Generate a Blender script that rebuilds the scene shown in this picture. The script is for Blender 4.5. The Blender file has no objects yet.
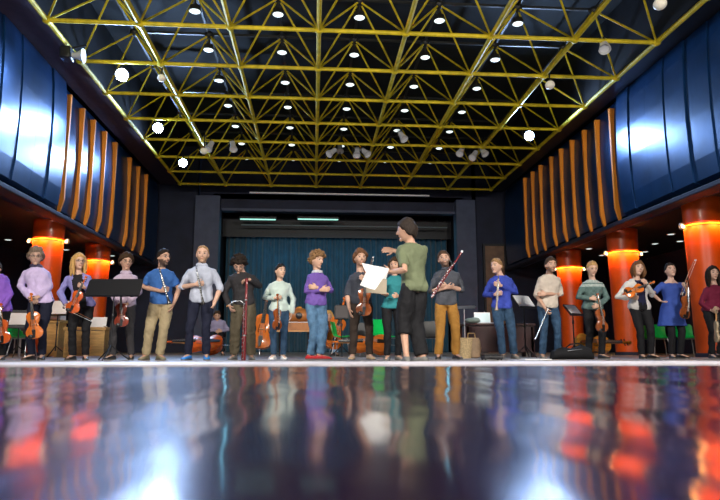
import bpy, bmesh, math, random
import numpy as np
from mathutils import Vector, Matrix
random.seed(7)
sc = bpy.context.scene
COL = sc.collection
# ------------------------------------------------------------------ camera
FPX, CYAW, CPIT, CZ = 625.0, 0.074, 0.1545, 0.19
cam_d = bpy.data.cameras.new('camera'); cam = bpy.data.objects.new('camera', cam_d); COL.objects.link(cam)
cam.location = (0, 0, CZ); cam.rotation_euler = (math.pi/2 + CPIT, 0, -CYAW)
cam_d.sensor_width = 36; cam_d.lens = FPX/720*36; cam_d.clip_start = 0.01; cam_d.clip_end = 200
cam_d.dof.use_dof = True; cam_d.dof.focus_distance = 10.0; cam_d.dof.aperture_fstop = 5.6
sc.camera = cam
# ------------------------------------------------------------------ world, lights, exposure
w = bpy.data.worlds.new('world'); sc.world = w; w.use_nodes = True
w.node_tree.nodes['Background'].inputs[0].default_value = (0.10, 0.16, 0.34, 1)
w.node_tree.nodes['Background'].inputs[1].default_value = 0.02
sc.view_settings.view_transform = 'Standard'; sc.view_settings.look = 'None'
sc.view_settings.exposure = 0.0; sc.view_settings.gamma = 1.0; sc.view_settings.use_curve_mapping = False

def look(o, target):
    o.rotation_euler = (Vector(target) - o.location).to_track_quat('-Z', 'Y').to_euler()
def area(name, loc, target, power, size, color=(1, 1, 1), size_y=None, spread=None):
    d = bpy.data.lights.new(name, 'AREA'); d.energy = power; d.color = color
    d.shape = 'RECTANGLE' if size_y else 'DISK'; d.size = size
    if size_y: d.size_y = size_y
    if spread: d.spread = math.radians(spread)
    o = bpy.data.objects.new(name, d); COL.objects.link(o); o.location = loc; look(o, target); return o
area('house_light_west', (-3.6, 0.2, 5.4), (-0.9, 10, 0.7), 300, 1.8, (1.0, 0.94, 0.86), 0.9, 96)
area('house_light_east', (5.0, 0.2, 5.4), (2.3, 10, 0.7), 300, 1.8, (1.0, 0.94, 0.86), 0.9, 96)
area('fill_light_low', (0.8, -3.0, 2.2), (0.8, 14, 3.5), 45, 3.0, (1.0, 0.97, 0.95), 1.4, 100)  # unseen fill added low behind the camera to lift the yellow frame
area('edge_strip_fill', (0.8, 0.6, 5.6), (0.8, 2.4, 0), 110, 3.0, (1.0, 0.95, 0.95), 0.6, 70)  # unseen lamp added to brighten the pale edge strip and deck
area('stage_blue_wash', (0.9, 23.25, 4.3), (1.1, 25.0, 1.8), 42, 7.0, (0.10, 0.55, 0.85), 0.3, 150)

# ------------------------------------------------------------------ pixel -> point on the plane y = Y
def atY(px, py, Y):
    a = (px-360)/FPX; b = (250-py)/FPX
    cp, sp = math.cos(CPIT), math.sin(CPIT); c, s = math.cos(CYAW), math.sin(CYAW)
    y = cp-b*sp; z = sp+b*cp
    r = np.array([a*c+y*s, -a*s+y*c, z]); return r*(Y/r[1])+np.array([0, 0, CZ])

# ------------------------------------------------------------------ materials
MATS = {}
def mat(name, col, rough=0.6, metal=0.0, var=0.0, scale=8.0, bump=0.0, bscale=30.0, emit=None, estr=1.0, coat=0.0, spec=0.5, stretch=None, attr=None, sheen=0.0):
    if name in MATS: return MATS[name]
    m = bpy.data.materials.new(name); m.use_nodes = True; nt = m.node_tree; N = nt.nodes; L = nt.links
    b = N['Principled BSDF']
    b.inputs['Base Color'].default_value = (*col, 1); b.inputs['Roughness'].default_value = rough
    b.inputs['Metallic'].default_value = metal; b.inputs['Coat Weight'].default_value = coat
    b.inputs['Specular IOR Level'].default_value = spec
    if sheen: b.inputs['Sheen Weight'].default_value = sheen
    tc = N.new('ShaderNodeTexCoord'); src = tc.outputs['Object']
    if stretch:
        mp = N.new('ShaderNodeMapping'); mp.inputs['Scale'].default_value = stretch; L.new(src, mp.inputs[0]); src = mp.outputs[0]
    base = None
    if attr:
        at = N.new('ShaderNodeAttribute'); at.attribute_name = attr; base = at.outputs['Color']
    if var > 0:
        no = N.new('ShaderNodeTexNoise'); no.inputs['Scale'].default_value = scale; no.inputs['Detail'].default_value = 4
        L.new(src, no.inputs['Vector'])
        mr = N.new('ShaderNodeMapRange'); mr.inputs[1].default_value = .3; mr.inputs[2].default_value = .7
        mr.inputs[3].default_value = 1-var; mr.inputs[4].default_value = 1+var
        L.new(no.outputs['Fac'], mr.inputs[0])
        mx = N.new('ShaderNodeMix'); mx.data_type = 'RGBA'; mx.blend_type = 'MULTIPLY'; mx.inputs[0].default_value = 1
        if base is not None: L.new(base, mx.inputs[6])
        else: mx.inputs[6].default_value = (*col, 1)
        L.new(mr.outputs[0], mx.inputs[7]); base = mx.outputs[2]
    if base is not None: L.new(base, b.inputs['Base Color'])
    if bump > 0:
        n2 = N.new('ShaderNodeTexNoise'); n2.inputs['Scale'].default_value = bscale; n2.inputs['Detail'].default_value = 3
        L.new(src, n2.inputs['Vector'])
        bp = N.new('ShaderNodeBump'); bp.inputs['Strength'].default_value = bump; bp.inputs['Distance'].default_value = 0.02
        L.new(n2.outputs['Fac'], bp.inputs['Height']); L.new(bp.outputs[0], b.inputs['Normal'])
    if emit:
        b.inputs['Emission Color'].default_value = (*emit, 1); b.inputs['Emission Strength'].default_value = estr
    MATS[name] = m; return m

def plank_mat(name, c1, c2, scale, rough):
    m = bpy.data.materials.new(name); m.use_nodes = True; N = m.node_tree.nodes; L = m.node_tree.links; b = N['Principled BSDF']
    tc = N.new('ShaderNodeTexCoord'); br = N.new('ShaderNodeTexBrick'); no = N.new('ShaderNodeTexNoise')
    br.inputs['Color1'].default_value = (*c1, 1); br.inputs['Color2'].default_value = (*c2, 1)
    br.inputs['Mortar'].default_value = (c1[0]*.3, c1[1]*.3, c1[2]*.3, 1); br.inputs['Scale'].default_value = scale
    br.inputs['Mortar Size'].default_value = .012; br.inputs['Brick Width'].default_value = 2.2; br.inputs['Row Height'].default_value = .14
    L.new(tc.outputs['Object'], br.inputs['Vector']); no.inputs['Scale'].default_value = 3
    L.new(tc.outputs['Object'], no.inputs['Vector'])
    mx = N.new('ShaderNodeMix'); mx.data_type = 'RGBA'; mx.blend_type = 'MULTIPLY'; mx.inputs[0].default_value = .5
    L.new(br.outputs['Color'], mx.inputs[6]); L.new(no.outputs['Fac'], mx.inputs[7]); L.new(mx.outputs[2], b.inputs['Base Color'])
    b.inputs['Roughness'].default_value = rough; return m

# ------------------------------------------------------------------ mesh builder
def V(*a): return np.array(a, float)
def unit(v): v = np.asarray(v, float); n = np.linalg.norm(v); return v/n if n > 1e-9 else v
class MB:
    def __init__(s): s.v = []; s.f = []; s.n = 0
    def add(s, verts, faces):
        verts = np.asarray(verts, float).reshape(-1, 3)
        s.f += [tuple(i+s.n for i in f) for f in faces]; s.v.append(verts); s.n += len(verts); return s
    def rings(s, R, cap=True):                       # list of rings (k x 3), closed lengthwise by fans
        k = len(R[0]); vs = np.concatenate(R); fs = []
        for i in range(len(R)-1):
            for j in range(k):
                a = i*k+j; b = i*k+(j+1) % k; fs.append((a, b, b+k, a+k))
        if cap:
            fs.append(tuple(range(k-1, -1, -1))); fs.append(tuple((len(R)-1)*k+j for j in range(k)))
        return s.add(vs, fs)
    def tube(s, pts, rad, seg=10, round_ends=False, flat=1.0, up=None):
        P = [np.asarray(p, float) for p in pts]; r = list(rad) if hasattr(rad, '__len__') else [rad]*len(P)
        if round_ends:
            d0 = unit(P[0]-P[1]); d1 = unit(P[-1]-P[-2]); r0, r1 = r[0], r[-1]
            P = [P[0]+d0*r0*.98, P[0]+d0*r0*.75]+P+[P[-1]+d1*r1*.75, P[-1]+d1*r1*.98]
            r = [r0*.2, r0*.66]+r+[r1*.66, r1*.2]
        R = []; prev = None
        for i, p in enumerate(P):
            t = unit((P[min(i+1, len(P)-1)]-p))+unit(p-P[max(i-1, 0)]); t = unit(t)
            if prev is None:
                h = up if up is not None else (V(0, 0, 1) if abs(t[2]) < .9 else V(0, 1, 0))
                x = unit(np.cross(h, t))
            else: x = unit(prev-t*np.dot(prev, t))
            prev = x; y = np.cross(t, x)
            an = np.linspace(0, 2*math.pi, seg, endpoint=False)
            R.append(p+r[i]*(np.cos(an)[:, None]*x+flat*np.sin(an)[:, None]*y))
        return s.rings(R)
    def ell(s, c, rad, M=None, nu=14, nv=9):
        R = []
        for j in range(nv):
            ph = -math.pi/2+math.pi*(j+.5)/nv if 0 < j < nv-1 else (-1.5 if j == 0 else 1.5)
            an = np.linspace(0, 2*math.pi, nu, endpoint=False)
            p = np.stack([np.cos(an)*math.cos(ph)*rad[0], np.sin(an)*math.cos(ph)*rad[1], np.full(nu, math.sin(ph)*rad[2])], 1)
            if M is not None: p = p@np.asarray(M).T
            R.append(p+np.asarray(c, float))
        return s.rings(R)
    def box(s, c, size, M=None):
        h = np.asarray(size, float)/2
        p = np.array([[x, y, z] for z in (-1, 1) for y in (-1, 1) for x in (-1, 1)], float)*h
        if M is not None: p = p@np.asarray(M).T
        return s.add(p+np.asarray(c, float), [(0, 2, 3, 1), (4, 5, 7, 6), (0, 1, 5, 4), (2, 6, 7, 3), (0, 4, 6, 2), (1, 3, 7, 5)])
    def bar(s, a, b, w, h, up=(0, 0, 1)):
        a = V(*a); b = V(*b); t = unit(b-a); x = np.cross(t, V(*up))
        if np.linalg.norm(x) < 1e-4: x = np.cross(t, V(0, 1, 0))
        x = unit(x); z = np.cross(x, t)
        return s.box((a+b)/2, (w, np.linalg.norm(b-a), h), np.stack([x, t, z], 1))
    def prism(s, poly, o, ex, ey, ez, d):            # polygon (2d) in the ex/ey plane, thickness d along ez
        P = np.array([np.asarray(o)+p[0]*np.asarray(ex)+p[1]*np.asarray(ey) for p in poly]); k = len(P); Q = P+np.asarray(ez)*d
        fs = [tuple(range(k-1, -1, -1)), tuple(range(k, 2*k))]+[(i, (i+1) % k, (i+1) % k+k, i+k) for i in range(k)]
        return s.add(np.concatenate([P, Q]), fs)
    def lathe(s, prof, c=(0, 0, 0), seg=20, M=None):
        R = []
        for r, z in prof:
            an = np.linspace(0, 2*math.pi, seg, endpoint=False)
            p = np.stack([np.cos(an)*r, np.sin(an)*r, np.full(seg, z)], 1)
            if M is not None: p = p@np.asarray(M).T
            R.append(p+np.asarray(c, float))
        return s.rings(R)
    def mesh(s, name, fix=True):
        me = bpy.data.meshes.new(name); me.from_pydata(np.concatenate(s.v).tolist(), [], s.f)
        if fix:
            bm = bmesh.new(); bm.from_mesh(me); bmesh.ops.recalc_face_normals(bm, faces=bm.faces); bm.to_mesh(me); bm.free()
        return me
    def build(s, name, m, parent=None, smooth=True, loc=None, bevel=0):
        me = s.mesh(name); o = link(name, me, m, parent, smooth)
        if loc is not None: o.location = loc
        if bevel:
            md = o.modifiers.new('bevel', 'BEVEL'); md.width = bevel; md.segments = 2; md.limit_method = 'ANGLE'
        return o
def link(name, me, m, parent=None, smooth=True):
    o = bpy.data.objects.new(name, me); COL.objects.link(o)
    if m is not None: me.materials.append(m)
    if smooth: me.polygons.foreach_set('use_smooth', [True]*len(me.polygons)); me.set_sharp_from_angle(angle=math.radians(42))
    if parent is not None: o.parent = parent
    return o
def empty(name, loc=(0, 0, 0)):
    o = bpy.data.objects.new(name, None); COL.objects.link(o); o.location = loc; o.empty_display_size = .1; return o
def tag(o, label=None, cat=None, group=None, kind=None):
    if label: o['label'] = label
    if cat: o['category'] = cat
    if group: o['group'] = group
    if kind: o['kind'] = kind
    return o
def remesh(mb, voxel, smooth=2, factor=.5):
    me = mb.mesh('raw'); o = bpy.data.objects.new('raw', me); COL.objects.link(o)
    md = o.modifiers.new('r', 'REMESH'); md.mode = 'VOXEL'; md.voxel_size = voxel
    if smooth:
        sm = o.modifiers.new('s', 'SMOOTH'); sm.iterations = smooth; sm.factor = factor
    dg = bpy.context.evaluated_depsgraph_get(); dg.update()
    out = bpy.data.meshes.new_from_object(o.evaluated_get(dg))
    bpy.data.objects.remove(o); bpy.data.meshes.remove(me); return out
def coords(me):
    a = np.empty(len(me.vertices)*3, np.float32); me.vertices.foreach_get('co', a); return a.reshape(-1, 3).astype(float)
def normals(me):
    a = np.empty(len(me.vertices)*3, np.float32); me.vertices.foreach_get('normal', a); return a.reshape(-1, 3).astype(float)
def setco(me, a): me.vertices.foreach_set('co', a.astype(np.float32).ravel()); me.update()
def wob(p, f, seed):                                 # smooth pseudo-noise for folds and curls
    r = np.random.RandomState(seed); out = 0
    for k in range(6):
        d = r.randn(3); d /= np.linalg.norm(d); fr = f*(.6+.9*r.rand()); ph = r.rand()*6.28
        q = p@d*fr+ph+1.3*np.sin(p@np.roll(d, 1)*fr*.7+ph*2)
        out = out+np.sin(q)
    return out/3.0
# ================================================================== SETTING
M_floor = plank_mat('stage_boards', (.52, .47, .44), (.43, .39, .37), 1.0, .55)
def glossy_deck():
    m = bpy.data.materials.new('polished_deck'); m.use_nodes = True; N = m.node_tree.nodes; L = m.node_tree.links; b = N['Principled BSDF']
    b.inputs['Base Color'].default_value = (.020, .005, .030, 1); b.inputs['Roughness'].default_value = .13
    b.inputs['IOR'].default_value = 1.6; b.inputs['Coat Weight'].default_value = .8; b.inputs['Coat Roughness'].default_value = .085; b.inputs['Specular Tint'].default_value = (.80, .62, 1, 1)
    tc = N.new('ShaderNodeTexCoord'); mp = N.new('ShaderNodeMapping'); mp.inputs['Scale'].default_value = (5, 1.6, 1)
    no = N.new('ShaderNodeTexNoise'); no.inputs['Scale'].default_value = 1.0; no.inputs['Detail'].default_value = 3
    bp = N.new('ShaderNodeBump'); bp.inputs['Strength'].default_value = .5; bp.inputs['Distance'].default_value = .02
    L.new(tc.outputs['Object'], mp.inputs[0]); L.new(mp.outputs[0], no.inputs['Vector']); L.new(no.outputs['Fac'], bp.inputs['Height']); L.new(bp.outputs[0], b.inputs['Normal']); L.new(bp.outputs[0], b.inputs['Coat Normal'])
    n2 = N.new('ShaderNodeTexNoise'); n2.inputs['Scale'].default_value = 2.5; mr = N.new('ShaderNodeMapRange')
    mr.inputs[3].default_value = .13; mr.inputs[4].default_value = .22; L.new(tc.outputs['Object'], n2.inputs['Vector'])
    L.new(n2.outputs['Fac'], mr.inputs[0]); L.new(mr.outputs[0], b.inputs['Roughness']); return m
M_navy = mat('navy_plaster', (.013, .017, .042), .75, var=.25, scale=2, bump=.1)
M_pillar = mat('blue_grey_pillar', (.060, .075, .135), .65, var=.15, scale=3)
M_black = mat('black_paint', (.012, .012, .016), .55, var=.2)
M_ceil = mat('dark_ceiling', (.008, .011, .014), .85, var=.3, scale=4)
M_soffit = mat('brown_soffit', (.035, .024, .020), .45, var=.3, scale=2)
M_purple = mat('lamp_lit_plum_strip', (.050, .024, .042), .7, var=.2)  # lamp light on the left ceiling strip, put into its colour
M_blue = mat('blue_lacquer_panel', (.010, .055, .165), .30, metal=.5, var=.22, scale=1.6, bump=.03, bscale=5)
M_fin = mat('orange_fin', (.95, .30, .02), .5, var=.15, scale=5, stretch=(1, 1, .2))
M_col = mat('red_orange_lacquer', (.64, .082, .004), .36, var=.12, scale=3, coat=.12)
M_yel = mat('yellow_steel', (.74, .56, .010), .60, var=.25, scale=6)
M_joint = mat('black_joint', (.02, .02, .018), .5)
M_white = mat('white_enamel', (.75, .76, .78), .35)
M_lip = mat('pale_edge_strip', (.40, .37, .37), .6, var=.25, scale=9)
M_steel = mat('steel', (.55, .56, .58), .3, metal=.9)
M_dark = mat('black_metal', (.015, .015, .017), .4, metal=.3)
M_glow = mat('downlight_glow', (.9, .95, 1), .4, emit=(.85, 1, .97), estr=1.3)
M_hot = mat('hot_lamp_lens', (1, 1, 1), .4, emit=(.32, .54, 1), estr=360)
M_amber = mat('amber_strip', (1, .4, .05), .4, emit=(1, .25, .015), estr=.9)

def struct(name, mb, m, parent=None, label=None, smooth=False, bevel=0):
    o = mb.build(name, m, parent, smooth, bevel=bevel); o['kind'] = 'structure'
    if label: o['label'] = label
    return o
EDGE, DECK = 2.2, .14
struct('floor', MB().box((.8, 14.2, -.1), (24, 24.0, .2)), M_floor, label='grey boarded stage floor under the musicians')
struct('floor_front', MB().box((.8, -.56, DECK-.15), (14, 2*EDGE+.42-.36, .3)), glossy_deck(), label='dark polished deck mirroring the row of musicians')
struct('trim_1', MB().box((.8, EDGE-.14, DECK-.149), (14, .36, .30)), M_lip, label='pale strip along the far edge of the polished deck', bevel=.006)
BY = 23.0
struct('wall_left', MB().box((-9.3, 11, 2.6), (.3, 27, 7.2)), M_navy)
struct('wall_right', MB().box((11.3, 11, 2.6), (.3, 27, 7.2)), M_navy)
struct('ceiling', MB().box((.84, 11, 7.75), (20.4, 27, .2)), M_ceil, label='dark louvred ceiling above the yellow space frame')
# back wall with the proscenium opening
wb = MB(); wb.box((-6.85, BY+.15, 3.8), (5.0, .3, 7.7)); wb.box((8.6, BY+.15, 3.8), (5.2, .3, 7.7)); wb.box((.95, BY+.15, 6.5), (10.4, .3, 2.5))
struct('wall_back', wb, M_navy, label='dark navy back wall around the stage opening')
for nm, x0, x1 in (('trim_2', -4.35, -3.47), ('trim_3', 5.32, 6.05)):
    struct(nm, MB().box(((x0+x1)/2, BY-.05, 2.85), (x1-x0, .5, 5.7)), M_pillar, label='blue grey pilaster beside the stage opening')
struct('trim_4', MB().box((.95, BY-.02, 5.24), (8.76, .12, .09)), M_pillar, label='thin pale ledge above the stage opening')
struct('trim_5', MB().box((.925, BY+.2, 5.5), (8.75, .3, .6)), M_navy)
struct('wall_stage_left', MB().box((-3.7, 24.2, 2.8), (.2, 2.4, 6)), M_black); struct('wall_stage_right', MB().box((5.6, 24.2, 2.8), (.2, 2.4, 6)), M_black)
struct('ceiling_stage', MB().box((.95, 24.3, 5.75), (9.4, 2.6, .2)), M_black); struct('wall_stage_back', MB().box((.95, 25.6, 2.9), (9.5, .2, 6)), M_black)
struct('trim_6', MB().box((.95, 24.5, 4.86), (9.1, .06, .75)), M_black, label='black border cloth above the curtain')
# curtain, one pleated drop
def pleated(x0, x1, z0, z1, Y, n, amp):
    mb = MB(); k = n*8+1; P = []
    for z in (z0, z0+.3*(z1-z0), z0+.7*(z1-z0), z1):
        for i in range(k):
            t = i/(k-1); a = amp*(1 if z < z1 else .6)
            P.append((x0+(x1-x0)*t, Y+a*math.sin(t*n*2*math.pi)+.4*a*math.sin(t*n*.37*6.28+1), z))
    m_ = len(P); P2 = [(x, y+.03, z) for x, y, z in P]; fs = []
    for r in range(3):
        for i in range(k-1):
            a = r*k+i; fs.append((a, a+1, a+k+1, a+k)); fs.append((a+m_, a+k+m_, a+k+1+m_, a+1+m_))
    for i in range(k-1): fs.append((i, i+m_, i+1+m_, i+1)); a = 3*k+i; fs.append((a, a+1, a+1+m_, a+m_))
    return mb.add(P+P2, fs)
M_cur = mat('teal_velour', (.018, .085, .135), .75, var=.2, scale=3, sheen=.3)
tag(pleated(-3.5, 5.4, .02, 4.95, 24.9, 40, .10).build('stage_curtain', M_cur), 'pleated teal blue velour curtain hanging across the stage opening', 'curtain')

# ---------------------------------------------------------------- space frame
GX, GY, GM, GZ, AZ = -4.76, 10.68, 1.6, 5.91, 6.98
J0, J1 = -3, 7
sf = empty('ceiling_space_frame', (0, 0, 0)); tag(sf, 'yellow steel space frame of tubes spanning under the ceiling', kind='structure')
for i in range(8):
    struct('long_chord', MB().tube([(GX+GM*i, GY+GM*J0, GZ), (GX+GM*i, GY+GM*J1, GZ)], .044 if 0 < i < 7 else .048, 8), M_yel, sf, smooth=True)
for j in range(J0, J1+1):
    struct('cross_chord', MB().tube([(GX, GY+GM*j, GZ), (GX+GM*7, GY+GM*j, GZ)], .040, 8), M_yel, sf, smooth=True)
for j in range(J0, J1+1):
    mb = MB()
    for i in range(8): mb.ell((GX+GM*i, GY+GM*j, GZ), (.085, .085, .07), nu=10, nv=7)
    struct('node_row', mb, M_yel, sf, smooth=True)
for j in range(J0, J1):
    for i in range(7):
        mb = MB(); ap = V(GX+GM*(i+.5), GY+GM*(j+.5), AZ)
        for a in (0, 1):
            for b in (0, 1): mb.tube([(GX+GM*(i+a), GY+GM*(j+b), GZ), ap], .021, 6)
        br = struct('pyramid_brace', mb, M_yel, sf, smooth=True)
        struct('apex_joint', MB().ell(ap, (.11, .11, .09), nu=10, nv=7), M_joint, br, smooth=True)
mb = MB()
for i in range(7): mb.bar((GX+GM*(i+.5), GY+GM*(J0+.5), AZ+.02), (GX+GM*(i+.5), GY+GM*(J1-.5), AZ+.02), .05, .05)
for j in range(J0, J1): mb.bar((GX+GM*.5, GY+GM*(j+.5), AZ+.02), (GX+GM*6.5, GY+GM*(j+.5), AZ+.02), .05, .05)
struct('top_chords', mb, M_joint, sf)
# can downlights hung under the apexes
def can_light(loc):
    r = empty('ceiling_downlight', loc)
    MB().lathe([(.02, AZ-loc[2]-.09), (.02, .10), (.10, .08), (.125, -.02), (.10, -.03)], seg=14).build('can', M_joint, r)
    MB().lathe([(.002, -.06), (.07, -.05), (.105, -.028), (.105, -.02), (.002, -.02)], seg=14).build('lens', M_glow, r)
    return tag(r, 'small round white downlight hung inside the yellow space frame', 'ceiling light', 'downlights in the space frame')
for j in range(0, 7):
    for i in range(1, 6): can_light((GX+GM*(i+.5), GY+GM*(j+.5), 6.66))

# ---------------------------------------------------------------- balconies
def balcony(side, xf, yfin0, fins, xg, xo):
    s = side                                                     # +1 right hand wall, -1 left hand wall
    r = empty('balcony_right' if s > 0 else 'balcony_left'); tag(r, 'curved blue panelled balcony front with orange fins, %s side of the hall' % ('right' if s > 0 else 'left'), kind='structure')
    def prof(off): return [(xf+s*(.30+off), 3.12), (xf+s*(.04+off), 3.22), (xf+s*(.0+off), 3.6), (xf+s*(-.02+off), 4.4), (xf+s*(-.01+off), 5.1), (xf+s*(.02+off), 5.7), (xf+s*(.06+off), 6.05), (xf+s*.75, 6.05), (xf+s*.75, 3.12)]
    def panel(y0, y1, o0, o1):
        P = [(x, y0, z) for x, z in prof(o0)]+[(x, y1, z) for x, z in prof(o1)]; k = len(P)//2
        fs = [tuple(range(k)), tuple(range(2*k-1, k-1, -1))]+[(i, (i+1) % k, (i+1) % k+k, i+k) for i in range(k)]
        return MB().add(P, fs)
    y = 7.2; n = 0; rr = random.Random(3)
    while y < yfin0-.15:
        y1 = min(y+.72, yfin0-.02); d = rr.uniform(-.012, .012)
        struct('face_panel', panel(y, y1-.008, d-.005, d+.012), M_blue, r); y = y1; n += 1
    for a, b in zip([yfin0]+fins, fins+[22.6]):
        struct('recess_panel', panel(a+.005, b-.005, .16, .16), M_blue, r)
    for fy in fins:
        pf = prof(.18); pts = [(xf+s*.19, 3.08), (xf+s*.13, 3.22), (xf+s*.07, 3.45), (xf+s*.07, 5.9), (xf+s*.24, 5.9), (xf+s*.22, 3.5)]
        struct('fin', MB().prism([(p[0], p[1]) for p in pts], (0, fy-.035, 0), (1, 0, 0), (0, 0, 1), (0, 1, 0), .07), M_fin, r)
    struct('ledge', MB().bar((xf+s*.22, 7.2, 3.06), (xf+s*.22, 22.6, 3.06), .34, .10), M_navy, r, bevel=.02)
    struct('soffit', MB().box(((xf+xo)/2+s*.25, 14.9, 3.2), (abs(xo-xf)-.5, 15.4, .12)), M_soffit if s < 0 else M_black, r)
    struct('upper_fascia', MB().box(((xf+s*.1+xg)/2, 14.9, 6.1), (abs(xf+s*.1-xg), 15.4, .08)), M_purple if s < 0 else M_black, r)  # left fascia painted as lit by the lamps, right one as unlit
    struct('upper_riser', MB().box((xg+s*.05, 14.9, 6.9), (.1, 15.4, 1.5)), M_black, r)
    return r
balcony(1, 7.0, 13.55, [13.95, 14.72, 15.47, 16.28, 17.05, 17.82, 18.72, 19.45, 20.2], 6.62, 11.2)
balcony(-1, -5.5, 13.75, [14.05, 14.88, 15.65, 16.52, 17.42, 18.85, 19.8, 20.75], -4.95, -9.2)

# ---------------------------------------------------------------- columns with a lamp collar
def column(x, y, wd, zc, txt):
    c = empty('column', (x, y, 0)); tag(c, txt, kind='structure')
    struct('shaft', MB().lathe([(wd/2*.90, 0), (wd/2*.98, 1.5), (wd/2*1.08, 3.14)], seg=40), M_col, c, smooth=True)
    struct('base_plinth', MB().lathe([(wd/2*.96, 0), (wd/2*.96, .07), (wd/2*.9, .08)], seg=40), M_navy, c, smooth=True)
    k = wd/2*1.06+.025
    struct('lamp_rail', MB().tube([(k*math.cos(t), k*math.sin(t), zc) for t in np.linspace(0, 2*math.pi, 41)], .014, 8), M_amber, c, smooth=True)
    for sx in (-1, 1):
        lm = struct('lamp_head', MB().lathe([(.03, -.07), (.055, -.05), (.055, .05), (.035, .07)], (sx*(k+.06), 0, zc), 12), M_steel, c, smooth=True)
        struct('bulb', MB().ell((sx*(k+.06), -.055, zc-.02), (.035, .02, .035), nu=8, nv=6), mat('warm_bulb', (1, .95, .7), .4, emit=(1, .93, .62), estr=2.5), lm, smooth=True)
    for i in range(6):
        t = math.radians(-90+60*i); d = bpy.data.lights.new('collar_glow', 'AREA'); d.shape = 'RECTANGLE'; d.size = wd*.55; d.size_y = .05; d.energy = 4.5; d.color = (1, .40, .07); d.spread = math.radians(120)
        o = bpy.data.objects.new('collar_glow', d); COL.objects.link(o); o.parent = c; dx, dy = math.cos(t), math.sin(t)
        o.location = (dx*(k+.10), dy*(k+.10), zc+.02)
        o.rotation_euler = (Vector((-dx*.8, -dy*.8, -.75))).to_track_quat('-Z', 'Y').to_euler()
for y, zz, t in ((11.86, 2.60, 'nearest of the three red orange columns along the right aisle, behind the musician in maroon'), (15.2, 2.55, 'middle red orange column of the right aisle, behind the musician in the white cardigan'), (18.6, 2.58, 'farthest red orange column of the right aisle, behind the man in beige')):
    column(7.84, y, .70, zz, t)
for y, zz, t in ((11.6, 2.60, 'nearest red orange column of the left aisle'), (15.0, 2.66, 'middle red orange column of the left aisle, behind the man in lavender'), (18.4, 2.62, 'far red orange column of the left aisle, behind the blonde violinist')):
    column(-6.24, y, .64, zz, t)
def soffit_spot(x, y):
    r = empty('recessed_spotlight', (x, y, 3.14))
    MB().lathe([(.10, .0), (.115, -.012), (.085, -.02), (.085, 0)], seg=14).build('trim_ring', M_white, r)
    MB().lathe([(.002, -.016), (.085, -.016), (.085, -.006), (.002, -.006)], seg=14).build('lens', M_glow, r)
    return tag(r, 'small round recessed downlight in the dark ceiling under the balcony', 'ceiling light', 'downlights under the balconies')
for px, py in ((623, 231), (671, 234.5), (680, 241.5), (682, 252), (684, 259.5), (650, 259), (602, 255.5), (589, 249), (655, 244), (645, 252), (12, 252), (66, 250), (8, 240), (74, 258), (112, 256)):
    q = atY(px, py, 10)-V(0, 0, CZ); x, y, _ = q*((3.12-CZ)/q[2])
    if y > 23: continue
    soffit_spot(x, y)

# ---------------------------------------------------------------- lamps in the frame
def hang(p, mb, z0):
    cy = GY+GM*round((p[1]-GY)/GM)-p[1]; h = GZ-p[2]+.03
    return mb.tube([(0, 0, z0), (0, 0, h), (0, cy, h)], .016, 6)
def spotlight(px, py, Zt, txt, power):
    a = (px-360)/FPX; p = atY(px, py, 10); p = p-V(0, 0, CZ); p = p*((Zt-CZ)/p[2])+V(0, 0, CZ)
    r = empty('stage_spotlight', p); d = unit(V(.3-p[0]*.35, 4.0-p[1], -2.2-0*p[2])); 
    x = unit(np.cross(d, V(0, 0, 1))); u = np.cross(x, d); M = np.stack([x, u, d], 1)
    MB().lathe([(.05, -.34), (.09, -.32), (.10, -.12), (.14, .0), (.145, .03), (.125, .03), (.12, -.01)], seg=18, M=M).build('can', M_dark, r)
    MB().lathe([(.002, .012), (.118, .012), (.118, 0), (.002, 0)], seg=18, M=M).build('lens', M_hot, r)
    mb = MB(); mb.tube([x*.16-d*.1, x*.16+V(0, 0, .22), -x*.16+V(0, 0, .22), -x*.16-d*.1], .014, 6); hang(p, mb, .18)
    mb.build('yoke', M_dark, r)
    L = bpy.data.lights.new('beam', 'AREA'); L.shape = 'DISK'; L.size = .22; L.energy = power; L.color = (.42, .63, 1); L.spread = math.radians(125)
    o = bpy.data.objects.new('beam', L); COL.objects.link(o); o.parent = r; o.location = Vector(d*.06); o.rotation_euler = Vector(d).to_track_quat('-Z', 'Y').to_euler()
    return tag(r, txt, 'spotlight', 'bright spotlights along the edges of the space frame')
spotlight(122, 75, 5.70, 'dazzling white spotlight in the frame, nearest of the three by the left balcony', 130)
spotlight(158, 128, 5.70, 'dazzling white spotlight in the frame, middle of the three by the left balcony', 130)
spotlight(183, 163, 5.70, 'dazzling white spotlight in the frame, farthest of the three by the left balcony', 130)
spotlight(529, 136, 5.70, 'single dazzling white spotlight by the fins of the right balcony', 130)
M_globe = mat('cream_globe', (.75, .70, .58), .4, emit=(1, .9, .7), estr=.12)
def globe(px, py, Y, rad, txt):
    p = atY(px, py, Y); r = empty('globe_lamp', p)
    MB().ell((0, 0, 0), (rad, rad, rad*.9), nu=18, nv=12).build('globe', M_globe, r)
    hang(p, MB(), rad*.8).build('stem', M_dark, r)
    MB().lathe([(.04, rad*.75), (.06, rad*.8), (.03, rad*1.1)], seg=12).build('cap', M_dark, r)
    tag(r, txt, 'lamp', 'cream globe lamps under the frame')
globe(161.5, 78, 12.4, .085, 'cream globe lamp beside the nearest left spotlight'); globe(550, 85, 12.2, .10, 'cream globe lamp hanging below the right edge of the frame')
globe(204, 151, 16.6, .10, 'cream globe lamp beside the hanging lamp cluster at the left'); globe(660, 4, 8.5, .10, 'cream globe lamp at the top right, near the outer corner of the frame')
M_fix = mat('pale_fixture', (.62, .62, .64), .35, metal=.2)
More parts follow.
